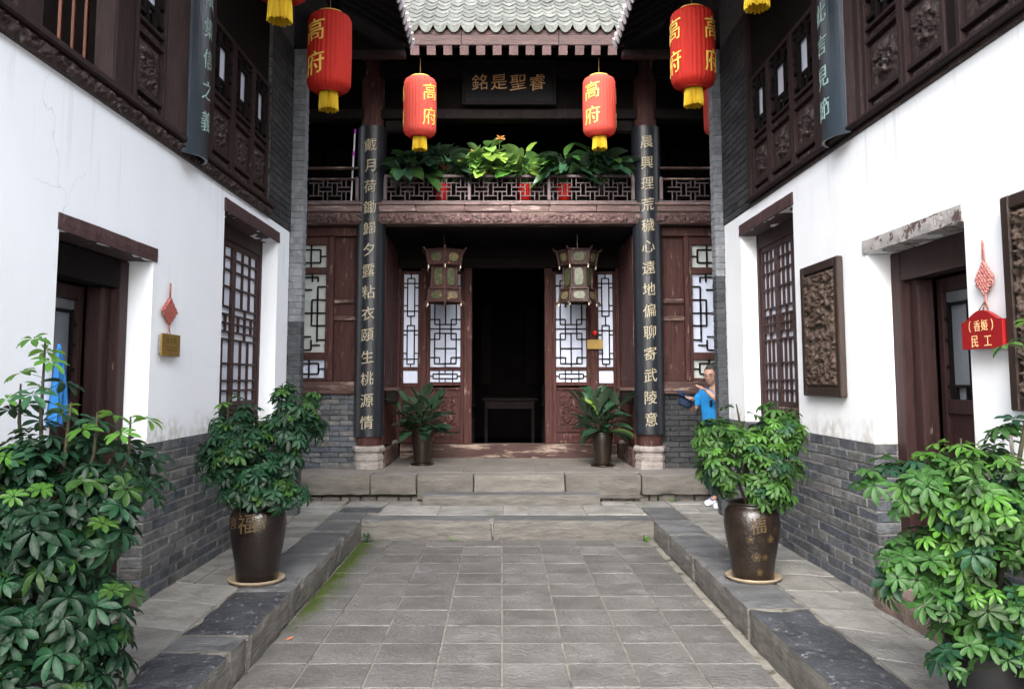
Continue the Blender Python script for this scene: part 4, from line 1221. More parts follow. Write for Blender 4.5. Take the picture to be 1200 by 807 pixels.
LEFTTXT = '戴月荷鋤歸夕露粘衣頤生桃源情'
RIGHTTXT = '晨興理荒穢心遠地偏聊寄武陵意'
for s, txt in ((-1, LEFTTXT), (1, RIGHTTXT)):
    lab = 'black couplet board with gilt characters on the porch column %s of the hall door' % ('left' if s < 0 else 'right')
    t = thing('couplet_board', lab, 'couplet board', (hx(s, 1.875), 11.17, .74), 'black couplet boards on the porch columns')
    shell('board', hx(s, 1.875), 11.17, .205, .022, R(150), 0, .745 if s < 0 else .775, 4.93, 'lacquer', t)
    for i, ch in enumerate(txt):
        z = 4.66 - i * .2865 if s < 0 else 4.70 - i * .2865
        glyph('character', ch, .188, 'gold', (hx(s, 1.875), 11.17, z), 0, t, radius=.206, weight=.0, wob=.05, sx=.98, ang=R(-1 if s < 0 else -3))
for s, X0, y, txt, z1 in ((-1, XL, 6.22, '賦集信之義', 4.45), (1, XR, 6.00, '人此言見節', 4.47)):
    lab = 'long blue-grey board with painted characters hung on an upper post of the %s wing' % ('left' if s < 0 else 'right')
    ax = X0 + s * .10
    t = thing('hanging_board', lab, 'couplet board', (ax, y, 3.12), 'blue-grey boards on the wings')
    shell('board', ax, y, .25, .02, R(112), R(90) if s < 0 else R(-90), 3.18 if s < 0 else 3.26, 5.05, 'lacquer_blue', t)
    for i, ch in enumerate(txt):
        glyph('character', ch, .17, 'pale_green_ink', (ax, y, z1 - i * .245), 0, t, radius=.251, wob=.05, ang=R(88) if s < 0 else R(-88))

t = thing('name_board', 'dark wooden board with four brownish gold characters under the hall eaves', 'plaque', (HX, 11.0, 5.22))
P('board', HX - .60, HX + .60, 10.97, 11.0, 5.25, 5.81, 'plaque_board', t, .006)
for x0, x1, z0, z1 in ((-.64, .64, 5.21, 5.249), (-.64, .64, 5.811, 5.85), (-.64, -.601, 5.25, 5.81), (.601, .64, 5.25, 5.81)):
    P('frame', HX + x0, HX + x1, 10.95, 11.01, z0, z1, 'dark_shaded_wood', t, .006)
for i, ch in enumerate('銘是聖睿'):
    glyph('character', ch, .235, 'gold_dim', (HX - .38 + i * .262 - .02, 10.968, 5.53), 0, t, wob=.05)

def carved_panel(y0, y1, z0, z1, lab):
    t = thing('carved_panel', lab, 'carving', (XR - .02, (y0 + y1) / 2, z0), 'framed wood carvings on the right wall')
    d0, d1 = XR - .055, XR - .004
    w = .07
    P('frame', d0, d1, y0, y0 + w, z0, z1, 'panel_frame', t, .008)
    P('frame', d0, d1, y1 - w, y1, z0, z1, 'panel_frame', t, .008)
    P('frame', d0 + .002, d1, y0 + w + .001, y1 - w - .001, z0, z0 + w, 'panel_frame', t, .008)
    P('frame', d0 + .002, d1, y0 + w + .001, y1 - w - .001, z1 - w, z1, 'panel_frame', t, .008)
    P('back_board', XR - .025, XR - .005, y0 + w, y1 - w, z0 + w, z1 - w, 'panel_frame', t, 0)
    relief('carving', y1 - y0 - 2 * w - .004, z1 - z0 - 2 * w - .004, .055, 'carving_panel', (XR - .026, (y0 + y1) / 2, (z0 + z1) / 2), R(-90), t, 21, 'mirror', .0085)
carved_panel(6.10, 6.86, 1.365, 2.415, 'tall framed openwork wood carving on the white wall between the right window and door')
carved_panel(3.32, 4.075, 1.345, 2.40, 'framed wood carving at the right edge of the picture, only its frame in view')

def knot(name, lab, X0, s, y, z0, z1, w, m):
    """cord ornament: loop, woven lozenge, side loops, tail"""
    t = thing(name, lab, 'ornament', (X0, y, z0), 'knotted cord ornaments')
    x = X0 - s * .025
    zc = (z0 + z1) / 2 + .0; h = (z1 - z0)
    k = MB(); k.tube([(x, y - .008, z1 - h * .3), (x, y - .006, z1 - .01), (x, y, z1), (x, y + .006, z1 - .01), (x, y + .008, z1 - h * .3)], .004, 6); k.obj('hanging_loop', m, t, True)
    n = 7
    bw, bh = w * .5, h * .27
    cz = z0 + h * .45
    for dr in (0, 1):
        for i in range(n):
            f = (i + .5) / n * 2 - 1
            pts = []
            for j in range(13):
                g = j / 12 * 2 - 1
                a, b = (f, g) if dr == 0 else (g, f)
                yy = (a + b) * .5; zz_ = (a - b) * .5
                dx = .006 * math.sin((j * math.pi / 12 * n) + i * math.pi + dr * math.pi)
                pts.append((x - s * dx, y + yy * bw * 1.0, cz + zz_ * bh * 1.0))
            k = MB(); k.tube(pts, w * .036, 6); k.obj('cord', m, t, True)
    for sy in (-1, 1):
        for a in (.0, .5):
            pts = [(x, y + sy * (bw * .42 + .03 * math.sin(q)) + sy * .012, cz - a * bh * .6 + .018 * math.cos(q)) for q in [i * math.pi / 6 for i in range(12)]]
            k = MB(); k.tube(pts, .0035, 5); k.obj('side_loop', m, t, True)
    for dy in (-.006, .006):
        k = MB(); k.tube([(x, y + dy * .3, cz - bh * .5), (x, y + dy, z0 + h * .1), (x, y + dy * 4, z0)], .0035, 5); k.obj('tail', m, t, True)
    return t
knot('cord_knot', 'reddish woven cord knot hanging above the brass plate on the left wall', XL, -1, 5.95, 1.82, 2.19, .27, 'knot_red')
knot('cord_knot', 'pink woven cord knot hanging above the red sign on the right wall', XR, 1, 4.285, 1.86, 2.22, .17, 'knot_pink')

t = thing('brass_plate', 'small brass plate with writing on the left wall under the cord knot', 'sign', (XL + .02, 5.965, 1.66))
P('plate', XL + .028, XL + .04, 5.80, 6.13, 1.662, 1.822, 'brass', t, .003)
P('backing', XL + .003, XL + .027, 5.82, 6.11, 1.68, 1.81, 'metal', t, .003)
for i, ch in enumerate('高家院'):
    glyph('character', ch, .042, 'ink', (XL + .0405, 5.90 + i * .065, 1.775), R(90), t, thick=.001)
for r_ in range(2):
    for i in range(9):
        P('text_line', XL + .0402, XL + .0412, 5.86 + i * .024, 5.874 + i * .024, 1.722 - r_ * .02, 1.730 - r_ * .02, 'ink', t, 0)

t = thing('red_sign', 'red wooden sign with arched top and gold writing beside the right doorway', 'sign', (XR - .03, 4.385, 1.655))
k = MB()
ys_ = [4.09 + .36 * i / 16 for i in range(17)]
top_ = [1.80 + .055 * max(0, math.cos((i / 16 - .5) * math.pi * 1.15)) ** 1.3 for i in range(17)]
v = []
for d in (XR - .065, XR - .04):
    for y_, z_ in zip(ys_, top_): v += [(d, y_, 1.656), (d, y_, z_)]
f = []
for i in range(16):
    a = i * 2
    f += [(a, a + 1, a + 3, a + 2), (34 + a, 34 + a + 2, 34 + a + 3, 34 + a + 1), (a + 1, 35 + a, 37 + a, a + 3), (a, a + 2, 36 + a, 34 + a)]
f += [(0, 34, 35, 1), (32, 33, 67, 66)]
k.add(v, f); k.obj('board', 'sign_red', t)
for i, ch in enumerate('（香姬）'): glyph('character', ch, .062, 'sign_gold', (XR - .0655, 4.37 - i * .066, 1.775), R(-90), t, thick=.001)
for i, ch in enumerate('民工'): glyph('character', ch, .07, 'sign_gold', (XR - .0655, 4.33 - i * .115, 1.695), R(-90), t, thick=.001)
k = MB(); k.tube([(XR - .05, 4.22, 1.84), (XR - .03, 4.285, 1.90)], .003, 5); k.obj('cord', 'ink', t)
k = MB(); k.tube([(XR - .05, 4.32, 1.845), (XR - .03, 4.285, 1.90)], .003, 5); k.obj('cord', 'ink', t)

t = thing('wooden_tag', 'small orange-brown plate hanging beside the right door leaf of the hall', 'sign', (hx(1, 1.30), YW - .1, 1.95))
P('plate', hx(1, 1.20), hx(1, 1.44), YW - .125, YW - .11, 1.955, 2.10, 'orange_wood' if False else 'brass', t, .004)
k = MB(); k.lathe([(0, -.04), (.028, -.03), (.04, 0), (.028, .03), (0, .04)], (hx(1, 1.32), YW - .12, 2.20), 12); k.obj('red_bauble', 'flower_red', t, True)
k = MB(); k.tube([(hx(1, 1.32), YW - .118, 2.10), (hx(1, 1.32), YW - .118, 2.32)], .003, 5); k.obj('cord', 'ink', t)

# ============================================================ LANTERNS
def red_lantern(lab, x, y, zb, rots, m='lantern_red_skylit', hook=6.0, sc_=1.0):
    """zb = underside of the red body"""
    t = thing('red_lantern', lab, 'lantern', (x, y, zb), 'red hanging lanterns')
    h, r = .775 * sc_, .205 * sc_
    prof = []
    for i in range(22):
        u = i / 21
        e = min(u, 1 - u)
        q = r * (1 - (1 - min(1, e / .10)) ** 2.4 * .36) * (1 + .03 * math.sin(u * math.pi))
        prof.append((q, h * u))
    k = MB()
    nr = 30; n = nr * 4
    v = []; f = []
    for (q, z) in prof:
        for i in range(n):
            a = 2 * math.pi * i / n
            cr = 1 - .016 * abs(math.sin(a * nr / 2)) ** .5 * 1.0
            cr = 1 - .040 * (1 - abs(math.sin(a * nr / 2))) ** 3
            v.append((x + q * cr * math.sin(a), y - q * cr * math.cos(a), zb + z))
    for j in range(len(prof) - 1):
        for i in range(n): f.append((j * n + i, j * n + (i + 1) % n, (j + 1) * n + (i + 1) % n, (j + 1) * n + i))
    k.add(v, f); k.obj('shade', m, t, True)
    k = MB(); k.lathe([(r * .60, .0), (r * .64, .018), (.08 * sc_, .012), (.0, .012)], (x, y, zb - .008), 32); k.obj('lower_rim', 'lantern_red_near', t, True)
    k = MB(); k.lathe([(0, .0), (r * .64, .0), (r * .6, .02), (.035, .03), (.03, .05), (0, .05)], (x, y, zb + h - .008), 32); k.obj('upper_rim', 'lantern_gold', t, True)
    # fringe: a ring of cords round the lower mouth
    k = MB(); nf = 40
    rr = .079 * sc_; L = .165 * sc_
    v = []; f = []
    for lay in range(5):
        for i in range(nf * 2):
            a = 2 * math.pi * i / (nf * 2)
            q = rr * (1 + .05 * lay * .5) * (1 + (.10 if i % 2 else -.10))
            zz_ = zb - L * lay / 4 - (0 if lay < 4 else rng.uniform(-.012, .014))
            v.append((x + q * math.sin(a), y - q * math.cos(a), zz_))
    n2 = nf * 2
    for j in range(4):
        for i in range(n2): f.append((j * n2 + i, j * n2 + (i + 1) % n2, (j + 1) * n2 + (i + 1) % n2, (j + 1) * n2 + i))
    k.add(v, f); k.obj('fringe', 'fringe', t)
    k = MB(); k.tube([(x, y, zb + h), (x, y, hook)], .005, 5); k.obj('cord', 'ink', t)
    for a in rots:
        for i, ch in enumerate('高府'):
            glyph('character', ch, .235 * sc_, 'lantern_gold', (x, y, zb + h * (.70 - .41 * i)), 0, t, radius=r * 1.036, wob=.06, ang=R(a), thick=.003)
    return t
red_lantern('smaller red lantern tinted as skylit under the hall eaves, left of the name board', -1.045, 10.3, 4.565, (44, 180, 270), hook=5.6)
red_lantern('smaller red lantern tinted as skylit under the hall eaves, right of the name board', 1.245, 10.3, 4.575, (-33, 180, 110), hook=5.6)
red_lantern('large red lantern hanging whole under the left wing eaves beside the grey pier', -1.655, 7.7, 4.225, (-30, 180), 'lantern_red_near', 5.8)
red_lantern('large red lantern hanging whole under the right wing eaves beside the grey pier', 1.835, 7.7, 4.265, (47, -72, 180), 'lantern_red_near', 5.8)
red_lantern('nearer lantern of the left eaves, only its yellow fringe in view at the top edge', -1.655, 5.95, 4.32, (10, 180), 'lantern_red_near', 5.8)
red_lantern('nearer lantern of the right eaves, only its yellow fringe in view at the top edge', 1.905, 5.95, 4.42, (10, 180), 'lantern_red_near', 5.8)
red_lantern('red lantern mostly hidden behind the right brick pier', 2.79, 10.3, 4.60, (80, 200), hook=5.6)

def palace_lantern(lab, x, y, z0, rot, m):
    t = thing('palace_lantern', lab, 'lantern', (x, y, z0), 'hexagonal wooden palace lanterns in the porch')
    hexp = lambda r, a0=0: [(x + r * math.sin(rot + a0 + i * math.pi / 3), y - r * math.cos(rot + a0 + i * math.pi / 3)) for i in range(6)]
    tiers = ((.56, .76, .26, .30, 'cap'), (.23, .54, .205, .205, 'body'), (.03, .21, .27, .25, 'skirt'))
    for (a, b, ra, rb_, nm) in tiers:
        pa, pb = hexp(ra), hexp(rb_)
        for i in range(6):
            j = (i + 1) % 6
            A0, A1, B0, B1 = Vector((*pa[i], z0 + a)), Vector((*pa[j], z0 + a)), Vector((*pb[i], z0 + b)), Vector((*pb[j], z0 + b))
            k = MB(); k.tube([A0, B0], .014, 6); k.obj('corner_post', m, t)
            for (p, q) in ((A0, A1), (B0, B1)):
                k = MB(); k.tube([p, q], .013, 5); k.obj('rail', m, t)
            ins = .16
            c = (A0 + A1 + B0 + B1) / 4
            quad = [c + (p - c) * .985 for p in (A0, A1, B1, B0)]
            out = (Vector((c.x - x, c.y - y, 0))).normalized()
            k = MB(); k.add([p - out * .006 for p in quad] + [p - out * .014 for p in quad], [(0, 1, 2, 3), (7, 6, 5, 4), (0, 4, 5, 1), (1, 5, 6, 2), (2, 6, 7, 3), (3, 7, 4, 0)])
            k.obj('frame_panel', m, t)
            # painted oval or arched field
            u = (A1 - A0) / 2; w = ((B0 + B1) / 2 - (A0 + A1) / 2) / 2
            pts = []
            for q_ in range(16):
                an = 2 * math.pi * q_ / 16
                fx, fz = math.cos(an), math.sin(an)
                e = .62 if nm == 'body' else .8
                pts.append(c + u * (.60 * math.copysign(abs(fx) ** e, fx)) + w * ((.80 if nm == 'body' else .58) * math.copysign(abs(fz) ** e, fz)) - out * .001)
            k = MB(); k.add(pts + [p + out * .006 for p in pts], [tuple(range(16, 32))] + [(q_, (q_ + 1) % 16, 16 + (q_ + 1) % 16, 16 + q_) for q_ in range(16)])
            k.obj('painted_pane', 'painted_glass' if nm == 'body' or i % 2 else 'painted_cream', t)
            # carved corner ends and little drops
            k = MB()
            for zz_, sgn in (((b, 1),) if nm == 'cap' else ((a, -1),)):
                o = Vector((pa[i][0] - x, pa[i][1] - y, 0)).normalized()
                base = Vector((*(pb if nm == 'cap' else pa)[i], z0 + zz_))
                k.tube([base, base + o * .03 + Vector((0, 0, .01 * sgn)), base + o * .055 + Vector((0, 0, .045 * sgn))], [.016, .017, .010], 6)
            k.obj('corner_scroll', m, t)
            if nm != 'body':
                base = Vector((*pa[i], z0 + a)); 
                k = MB(); k.lathe([(0, 0), (.008, .01), (.012, .03), (.005, .04), (.010, .055), (.004, .07)], (base.x, base.y, base.z - .065), 8); k.obj('drop', 'ivory', t, True)
    for zz_ in (.555, .765):
        pa = hexp(.27)
        k = MB(); k.add([(p[0], p[1], z0 + zz_ - .006) for p in pa] + [(p[0], p[1], z0 + zz_ + .006) for p in pa], [tuple(range(6))[::-1], tuple(range(6, 12))] + [(i, (i + 1) % 6, 6 + (i + 1) % 6, 6 + i) for i in range(6)]); k.obj('top_plate', m, t)
    k = MB(); k.tube([(x, y, z0 + .77), (x, y, 3.56)], .006, 6); k.obj('hanger', 'metal', t)
    return t
palace_lantern('reddish hexagonal wooden lantern with green panes, left half of the porch', -.825, 11.75, 2.555, R(-8) + math.pi / 6 * .5, 'lamp_wood')
palace_lantern('greyer hexagonal wooden lantern with painted panes in the right half of the porch', 1.085, 11.75, 2.555, R(30), 'lamp_wood_grey')

# ============================================================ POTS AND PLANTS
def leaflet(vs, fs, base, d, up, L, Wd, droop, fold=.12, tip=.62, n=5):
    """one blade, obovate, bending down"""
    side = d.cross(up).normalized()
    k = len(vs)
    for i in range(n + 1):
        u = i / n
        w = Wd * .5 * ((.10 + .90 * math.sin(min(1, u / tip) * math.pi / 2) ** 1.15) if u <= tip else math.sqrt(max(0, 1 - ((u - tip) / (1.0 - tip)) ** 2.2)))
        if i == n: w = Wd * .06
        c = base + d * (L * u) - up * (droop * L * u * u)
        vs.append(c - side * w + up * (w * fold * 2)); vs.append(c); vs.append(c + side * w + up * (w * fold * 2))
    for i in range(n):
        a = k + i * 3
        fs.append((a, a + 1, a + 4, a + 3)); fs.append((a + 1, a + 2, a + 5, a + 4))


def umbrella_leaf(L, Wd, n, droop, m, seed):
    """compound leaf like spread fingers, stalk included; local z is the leaf's outward normal"""
    key = ('ul', L, Wd, n, droop, m, seed)
    if key in CACHE: return CACHE[key]
    r = random.Random(seed)
    vs = []; fs = []
    for i in range(n):
        a = 2 * math.pi * (i + r.uniform(-.12, .12)) / n
        el_ = r.uniform(-.12, .22)
        d = Vector((math.cos(a) * math.cos(el_), math.sin(a) * math.cos(el_), math.sin(el_)))
        up = Vector((-math.cos(a) * math.sin(el_), -math.sin(a) * math.sin(el_), math.cos(el_)))
        l = L * (1 - .22 * (math.cos(a) < -.5)) * r.uniform(.85, 1.1)
        pst = d * L * .10
        leaflet(vs, fs, pst, d, up, l, Wd * r.uniform(.85, 1.1), droop * r.uniform(.6, 1.4), .22, .64, 6)
    k = MB(); k.tube([(-L * .95, 0, -L * .75), (-L * .4, 0, -L * .22), (0, 0, 0)], [L * .022, L * .018, L * .014], 4)
    kk = len(vs)
    vs += k.v; fs += [[q + kk for q in f] for f in k.f]
    me = mesh_from(vs, fs, m, True)
    CACHE[key] = me
    return me


def place_leaf(par, me, p, nrm, roll, s):
    z = nrm.normalized()
    x = Vector((0, 0, -1)) - z * (-z.z)
    if x.length < .05: x = Vector((1, 0, 0)) - z * z.x
    x.normalize(); y = z.cross(x)
    M3 = Matrix((x, y, z)).transposed() @ Matrix.Rotation(roll, 3, 'Z')
    o = bpy.data.objects.new('leaf', me)
    link(o, p, par)
    o.rotation_euler = M3.to_euler()
    o.scale = (s, s, s)
    return o


def big_pot(par, x, y, prof, m, writing=None, z=0.0, saucer=True, sr=.205):
    k = MB(); k.lathe(prof, (x, y, z), 40); k.obj('pot', m, par, True)
    rt = prof[-1][0]; zt = prof[-1][1]
    k = MB(); k.lathe([(0, zt - .03), (rt, zt - .03)], (x, y, z), 24); k.obj('soil', 'soil', par)
    if saucer:
        k = MB(); k.lathe([(0, .0), (sr * .86, .0), (sr, .022), (sr, .034), (sr * .95, .034), (sr * .85, .012), (0, .012)], (x, y, z + .002), 40); k.obj('saucer', 'saucer', par, True)


def shrub(lab, x, y, z, prof, potm, blobs, count, sizes, mats, seed, lightp=.1, brown=0, stems=6, tall=None, motif=None, drop=.35, saucer=True, zin=.45):
    """potted umbrella tree: blobs = (cx, cy, cz, rx, ry, rz, weight)"""
    r = random.Random(seed)
    t = thing('potted_plant', lab, 'potted plant', (x, y, z), 'potted plants of the court')
    big_pot(t, x, y, prof, potm, z=z, saucer=saucer)
    zt = prof[-1][1] + z
    tot = sum(b[6] for b in blobs)
    L, Wd = sizes
    extra = MB(); exm = []; nobj = [0]
    for b in blobs:
        n = int(count * b[6] / tot)
        made = 0; tipn = 0
        while made < n:
            u = r.uniform(-.9, 1); a = r.uniform(0, 2 * math.pi)
            q = math.sqrt(max(0, 1 - u * u))
            dv = Vector((q * math.cos(a), q * math.sin(a), u))
            if dv.y > .45 and r.random() < .65: dv.y *= -1
            f = r.uniform(.45, .7) if tipn % 5 == 0 else r.uniform(.74, 1.02)
            tipn += 1
            tip_ = Vector((b[0] + dv.x * b[3] * f, b[1] + dv.y * b[4] * f, b[2] + dv.z * b[5] * f))
            axis = (Vector((dv.x * .75, dv.y * .75, dv.z * .5 + .55)) + Vector([r.uniform(-.2, .2) for _ in range(3)])).normalized()
            e1 = axis.orthogonal().normalized(); e2 = axis.cross(e1)
            young = dv.z > -.2 and r.random() < lightp and f > .7
            a0 = r.uniform(0, 6.28); k_ = r.randint(4, 7)
            for i in range(k_):
                if made >= n: break
                t_ = (i + .5) / k_
                an = a0 + i * 2.4; sp = R(25 + 70 * t_)
                d = axis * math.cos(sp) + (e1 * math.cos(an) + e2 * math.sin(an)) * math.sin(sp)
                p = tip_ + d * L * r.uniform(.55, 1.05) - axis * L * .5 * t_
                nrm = d * .55 + axis * .35 + Vector((0, 0, .45)) + Vector([r.uniform(-.22, .22) for _ in range(3)])
                if brown and r.random() < brown: m = 'leaf_brown'
                else: m = mats[1] if young and t_ < .6 else (mats[0] if r.random() < .88 else ('leaf_mid' if mats[0] == 'leaf_dark' else 'leaf_dark'))
                me = umbrella_leaf(L, Wd, r.choice((7, 8, 8, 9)), r.choice((.15, .35, .6)), m, r.randint(0, 3))
                s_l = r.uniform(.62, 1.15) * (.75 if young and t_ < .6 else 1); roll = r.uniform(-.6, .6)
                if nobj[0] < 262 and f > .7 and dv.y < .35 and r.random() < .85:
                    nobj[0] += 1; place_leaf(t, me, p, nrm, roll, s_l)
                else:
                    z = nrm.normalized(); xx = Vector((0, 0, -1)) + z * z.z
                    xx.normalize(); M3 = Matrix((xx, z.cross(xx), z)).transposed() @ Matrix.Rotation(roll, 3, 'Z')
                    if m not in exm: exm.append(m)
                    extra.add([p + M3 @ (v_.co * s_l) for v_ in me.vertices], [tuple(q_.vertices) for q_ in me.polygons], exm.index(m))
                made += 1
    if extra.v: extra.obj('foliage', exm, t, True, kind='stuff')
    cx = sum(b[0] * b[6] for b in blobs) / tot; cz = sum(b[2] * b[6] for b in blobs) / tot
    for i in range(stems):
        b = blobs[i % len(blobs)]
        k = MB()
        sx, sy = x + r.uniform(-.05, .05), y + r.uniform(-.05, .05)
        ex_, ey, ez = b[0] + r.uniform(-.5, .5) * b[3], b[1] + r.uniform(-.5, .5) * b[4], b[2] + r.uniform(0, .6) * b[5]
        k.tube([(sx, sy, zt - .05), (sx * .7 + ex_ * .3, sy * .7 + ey * .3, zt * .6 + ez * .4), (ex_, ey, ez)], [.013, .010, .006], 6)
        k.obj('stem', 'stem', t, True)
    if tall:
        for (px, py, pz, nl) in tall:
            k = MB(); bx, by, bz = px + r.uniform(-.02, .02), py, pz - nl * .085
            k.tube([(x + (bx - x) * .12, y, zt - .04), (x * .45 + bx * .55, y * .45 + by * .55, zt * .45 + bz * .55), (bx, by, bz), (px, py, pz)], [.013, .010, .008, .004], 6); k.obj('stem', 'stem', t, True)
            for i in range(nl * 2):
                u = i / (nl * 2)
                a = i * 2.4 + r.uniform(-.3, .3)
                d = Vector((math.cos(a), math.sin(a), .2 + .9 * u))
                rad = .12 * (1 - .45 * u)
                p = Vector((bx + (px - bx) * u, by, bz + (pz - bz) * u)) + Vector((d.x, d.y, .05 + .5 * u * u)) * rad
                me = umbrella_leaf(L, Wd, 7, .3, mats[1] if u > .35 and r.random() < .85 else mats[0], r.randint(0, 3))
                place_leaf(t, me, p, Vector((d.x * .5, d.y * .5, 1)), r.uniform(-.5, .5), .85 if u > .4 else 1.0)
    return t

BP = [(0, 0), (.14, 0), (.15, .02), (.165, .15), (.195, .32), (.208, .42), (.20, .50), (.175, .545), (.165, .55), (.17, .565), (.185, .575), (.175, .58), (.155, .565), (.15, .54)]
t = shrub('dark green umbrella tree in a dark glazed jar on a saucer by the left wall', -1.825, 6.33, 0, BP, 'pot_glaze',
      [(-1.86, 6.33, .90, .36, .34, .32, 6), (-1.60, 6.36, 1.20, .20, .2, .25, 2.2), (-1.98, 6.3, 1.10, .22, .2, .18, 1.5), (-1.76, 6.3, .72, .3, .28, .14, 1.2)], 470, (.076, .031), ('leaf_dark', 'leaf_mid'), 11, .16,
      tall=[(-1.66, 6.3, 1.47, 2), (-2.06, 6.3, 1.38, 2), (-1.53, 6.3, 1.36, 2)])
for i, ch in enumerate('福'):
    glyph('pot_emblem', ch, .15, 'pot_gold', (-1.825, 6.33, .455), 0, t, radius=.207, wob=.05, ang=R(-8), thick=.002)
for a in (-38, 22):
    glyph('pot_emblem', '囍' if a > 0 else '喜', .10, 'pot_gold', (-1.825, 6.33, .455), 0, t, radius=.207, wob=.05, ang=R(a - 4), thick=.002)
t = shrub('bright green umbrella tree in a brown glazed jar on a saucer by the right wall', 1.895, 6.40, 0, BP, 'pot_brown',
      [(1.87, 6.40, .88, .37, .34, .28, 6), (1.66, 6.38, 1.02, .20, .2, .15, 2.0), (2.1, 6.4, 1.10, .20, .2, .17, 2.0), (1.93, 6.36, .68, .28, .28, .12, 1.0)], 470, (.073, .031), ('leaf_mid', 'leaf_light'), 23, .26, brown=0,
      tall=[(1.80, 6.4, 1.31, 1), (2.12, 6.4, 1.33, 1)])
glyph('pot_emblem', '福', .13, 'pot_gold', (1.895, 6.40, .43), 0, t, radius=.208, wob=.05, ang=R(-4), thick=.002)
for z_, a, cz_ in ((.33, -20, .07), (.33, 24, .07), (.2, -8, .08), (.2, 12, .06), (.09, 0, .06)):
    glyph('pot_emblem', '❀', cz_, 'pot_gold', (1.895, 6.40, z_), 0, t, radius=.166 + (z_ > .15) * .014 + (z_ > .3) * .020, ang=R(a), thick=.002)
BP2 = [(0, 0), (.13, 0), (.14, .03), (.17, .2), (.185, .3), (.17, .36), (.18, .38), (.16, .37)]
t = shrub('very large dark umbrella tree filling the lower left corner, with one tall leafy shoot', -1.98, 3.70, 0, BP2, 'black_plastic',
      [(-1.92, 3.62, .95, .40, .36, .30, 5), (-1.86, 3.6, .62, .36, .34, .30, 4), (-2.12, 3.7, .55, .30, .3, .42, 2), (-1.72, 3.6, 1.08, .20, .2, .16, 1), (-1.84, 3.55, .34, .28, .24, .16, 1.2)], 640, (.084, .034), ('leaf_dark', 'leaf_light'), 37, .07,
      tall=[(-1.985, 3.6, 1.68, 4), (-1.60, 3.6, 1.34, 2), (-1.72, 3.55, 1.36, 2), (-2.14, 3.7, 1.48, 2), (-1.86, 3.6, 1.40, 1)])
t = shrub('fresh green umbrella tree in a dark pot filling the lower right corner', 2.13, 3.75, 0, BP2, 'black_plastic',
      [(2.08, 3.68, .93, .33, .33, .26, 5), (2.12, 3.65, .62, .32, .3, .28, 3), (2.04, 3.55, .40, .24, .2, .14, 1.3), (1.84, 3.70, 1.03, .24, .2, .13, 1.6), (1.84, 3.70, .70, .19, .2, .20, 1.4), (2.28, 3.7, 1.0, .24, .25, .28, 1.5)], 620, (.070, .029), ('leaf_mid', 'leaf_light'), 41, .30, brown=0,
      tall=[(2.03, 3.7, 1.24, 1), (2.20, 3.42, 1.76, 2)])
k = MB(); k.tube([(2.24, 3.6, .35), (2.19, 3.6, 1.26)], .008, 7); k.obj('cane', 'riser', t)


def broad_leaf(L, Wd, m, seed, droop=.35):
    key = ('bl', L, Wd, m, seed, droop)
    if key in CACHE: return CACHE[key]
    vs = []; fs = []
    leaflet(vs, fs, Vector((L * .25, 0, 0)), Vector((1, 0, .15)).normalized(), Vector((-.15, 0, 1)).normalized(), L, Wd, droop, .18, .62, 7)
    k = MB(); k.tube([(0, 0, -.02), (L * .12, 0, -.005), (L * .26, 0, 0)], L * .018, 4)
    kk = len(vs); vs += k.v; fs += [[q + kk for q in f] for f in k.f]
    me = mesh_from(vs, fs, m, True)
    CACHE[key] = me
    return me


def point_leaf(par, me, p, d, roll, s):
    x = d.normalized(); up = Vector((0, 0, 1))
    y = up.cross(x)
    if y.length < .1: y = Vector((0, 1, 0))
    y.normalize(); z = x.cross(y)
    M3 = Matrix((x, y, z)).transposed() @ Matrix.Rotation(roll, 3, 'X')
    o = bpy.data.objects.new('leaf', me)
    link(o, p, par); o.rotation_euler = M3.to_euler(); o.scale = (s, s, s)
    return o


def rubber_plant(lab, x, y, seed, yellow=False):
    r = random.Random(seed)
    t = thing('potted_plant', lab, 'potted plant', (x, y, PE), 'potted rubber plants on the porch')
    pr = [(0, 0), (.105, 0), (.11, .02), (.12, .15), (.14, .32), (.15, .40), (.145, .425), (.155, .44), (.14, .44), (.13, .42)]
    k = MB(); k.lathe(pr, (x, y, PE + .02), 28); k.obj('pot', 'pot_brown', t, True)
    k = MB(); k.lathe([(0, .40), (.13, .40)], (x, y, PE + .02), 20); k.obj('soil', 'soil', t)
    k = MB(); k.lathe([(0, 0), (.15, 0), (.17, .02), (.155, .02), (.14, .012), (0, .012)], (x, y, PE + .001), 28); k.obj('saucer', 'pot_brown', t, True)
    st = 7
    for sdx in range(st):
        a0 = sdx * 2 * math.pi / st + r.uniform(-.3, .3)
        lean = r.uniform(.16, .30) if sdx else .02
        tip = Vector((x + math.cos(a0) * lean, y + math.sin(a0) * lean, PE + .44 + r.uniform(.22, .40)))
        k = MB(); k.tube([(x + math.cos(a0) * .03, y + math.sin(a0) * .03, PE + .40), tip], [.010, .006], 5); k.obj('stem', 'stem', t, True)
        for i in range(11):
            u = (i + 1.2) / 11
            p = Vector((x, y, PE + .42)).lerp(tip, u)
            a = a0 * .3 + i * 2.4 + sdx
            el_ = -.15 + 1.1 * u + r.uniform(-.25, .25)
            d = Vector((math.cos(a) * math.cos(el_), math.sin(a) * math.cos(el_), math.sin(el_)))
            m = 'leaf_lime' if (yellow and r.random() < .05) else 'leaf_broad'
            point_leaf(t, broad_leaf(.31, .15, m, r.randint(0, 1), r.choice((.2, .45))), p, d, r.uniform(-.5, .5), r.uniform(.75, 1.15))
    return t
rubber_plant('dark rubber plant in a brown pot left of the hall door', -1.105, 11.62, 3)
rubber_plant('leggier rubber plant with a yellowed leaf in a brown pot right of the hall door', 1.375, 11.45, 8, True)


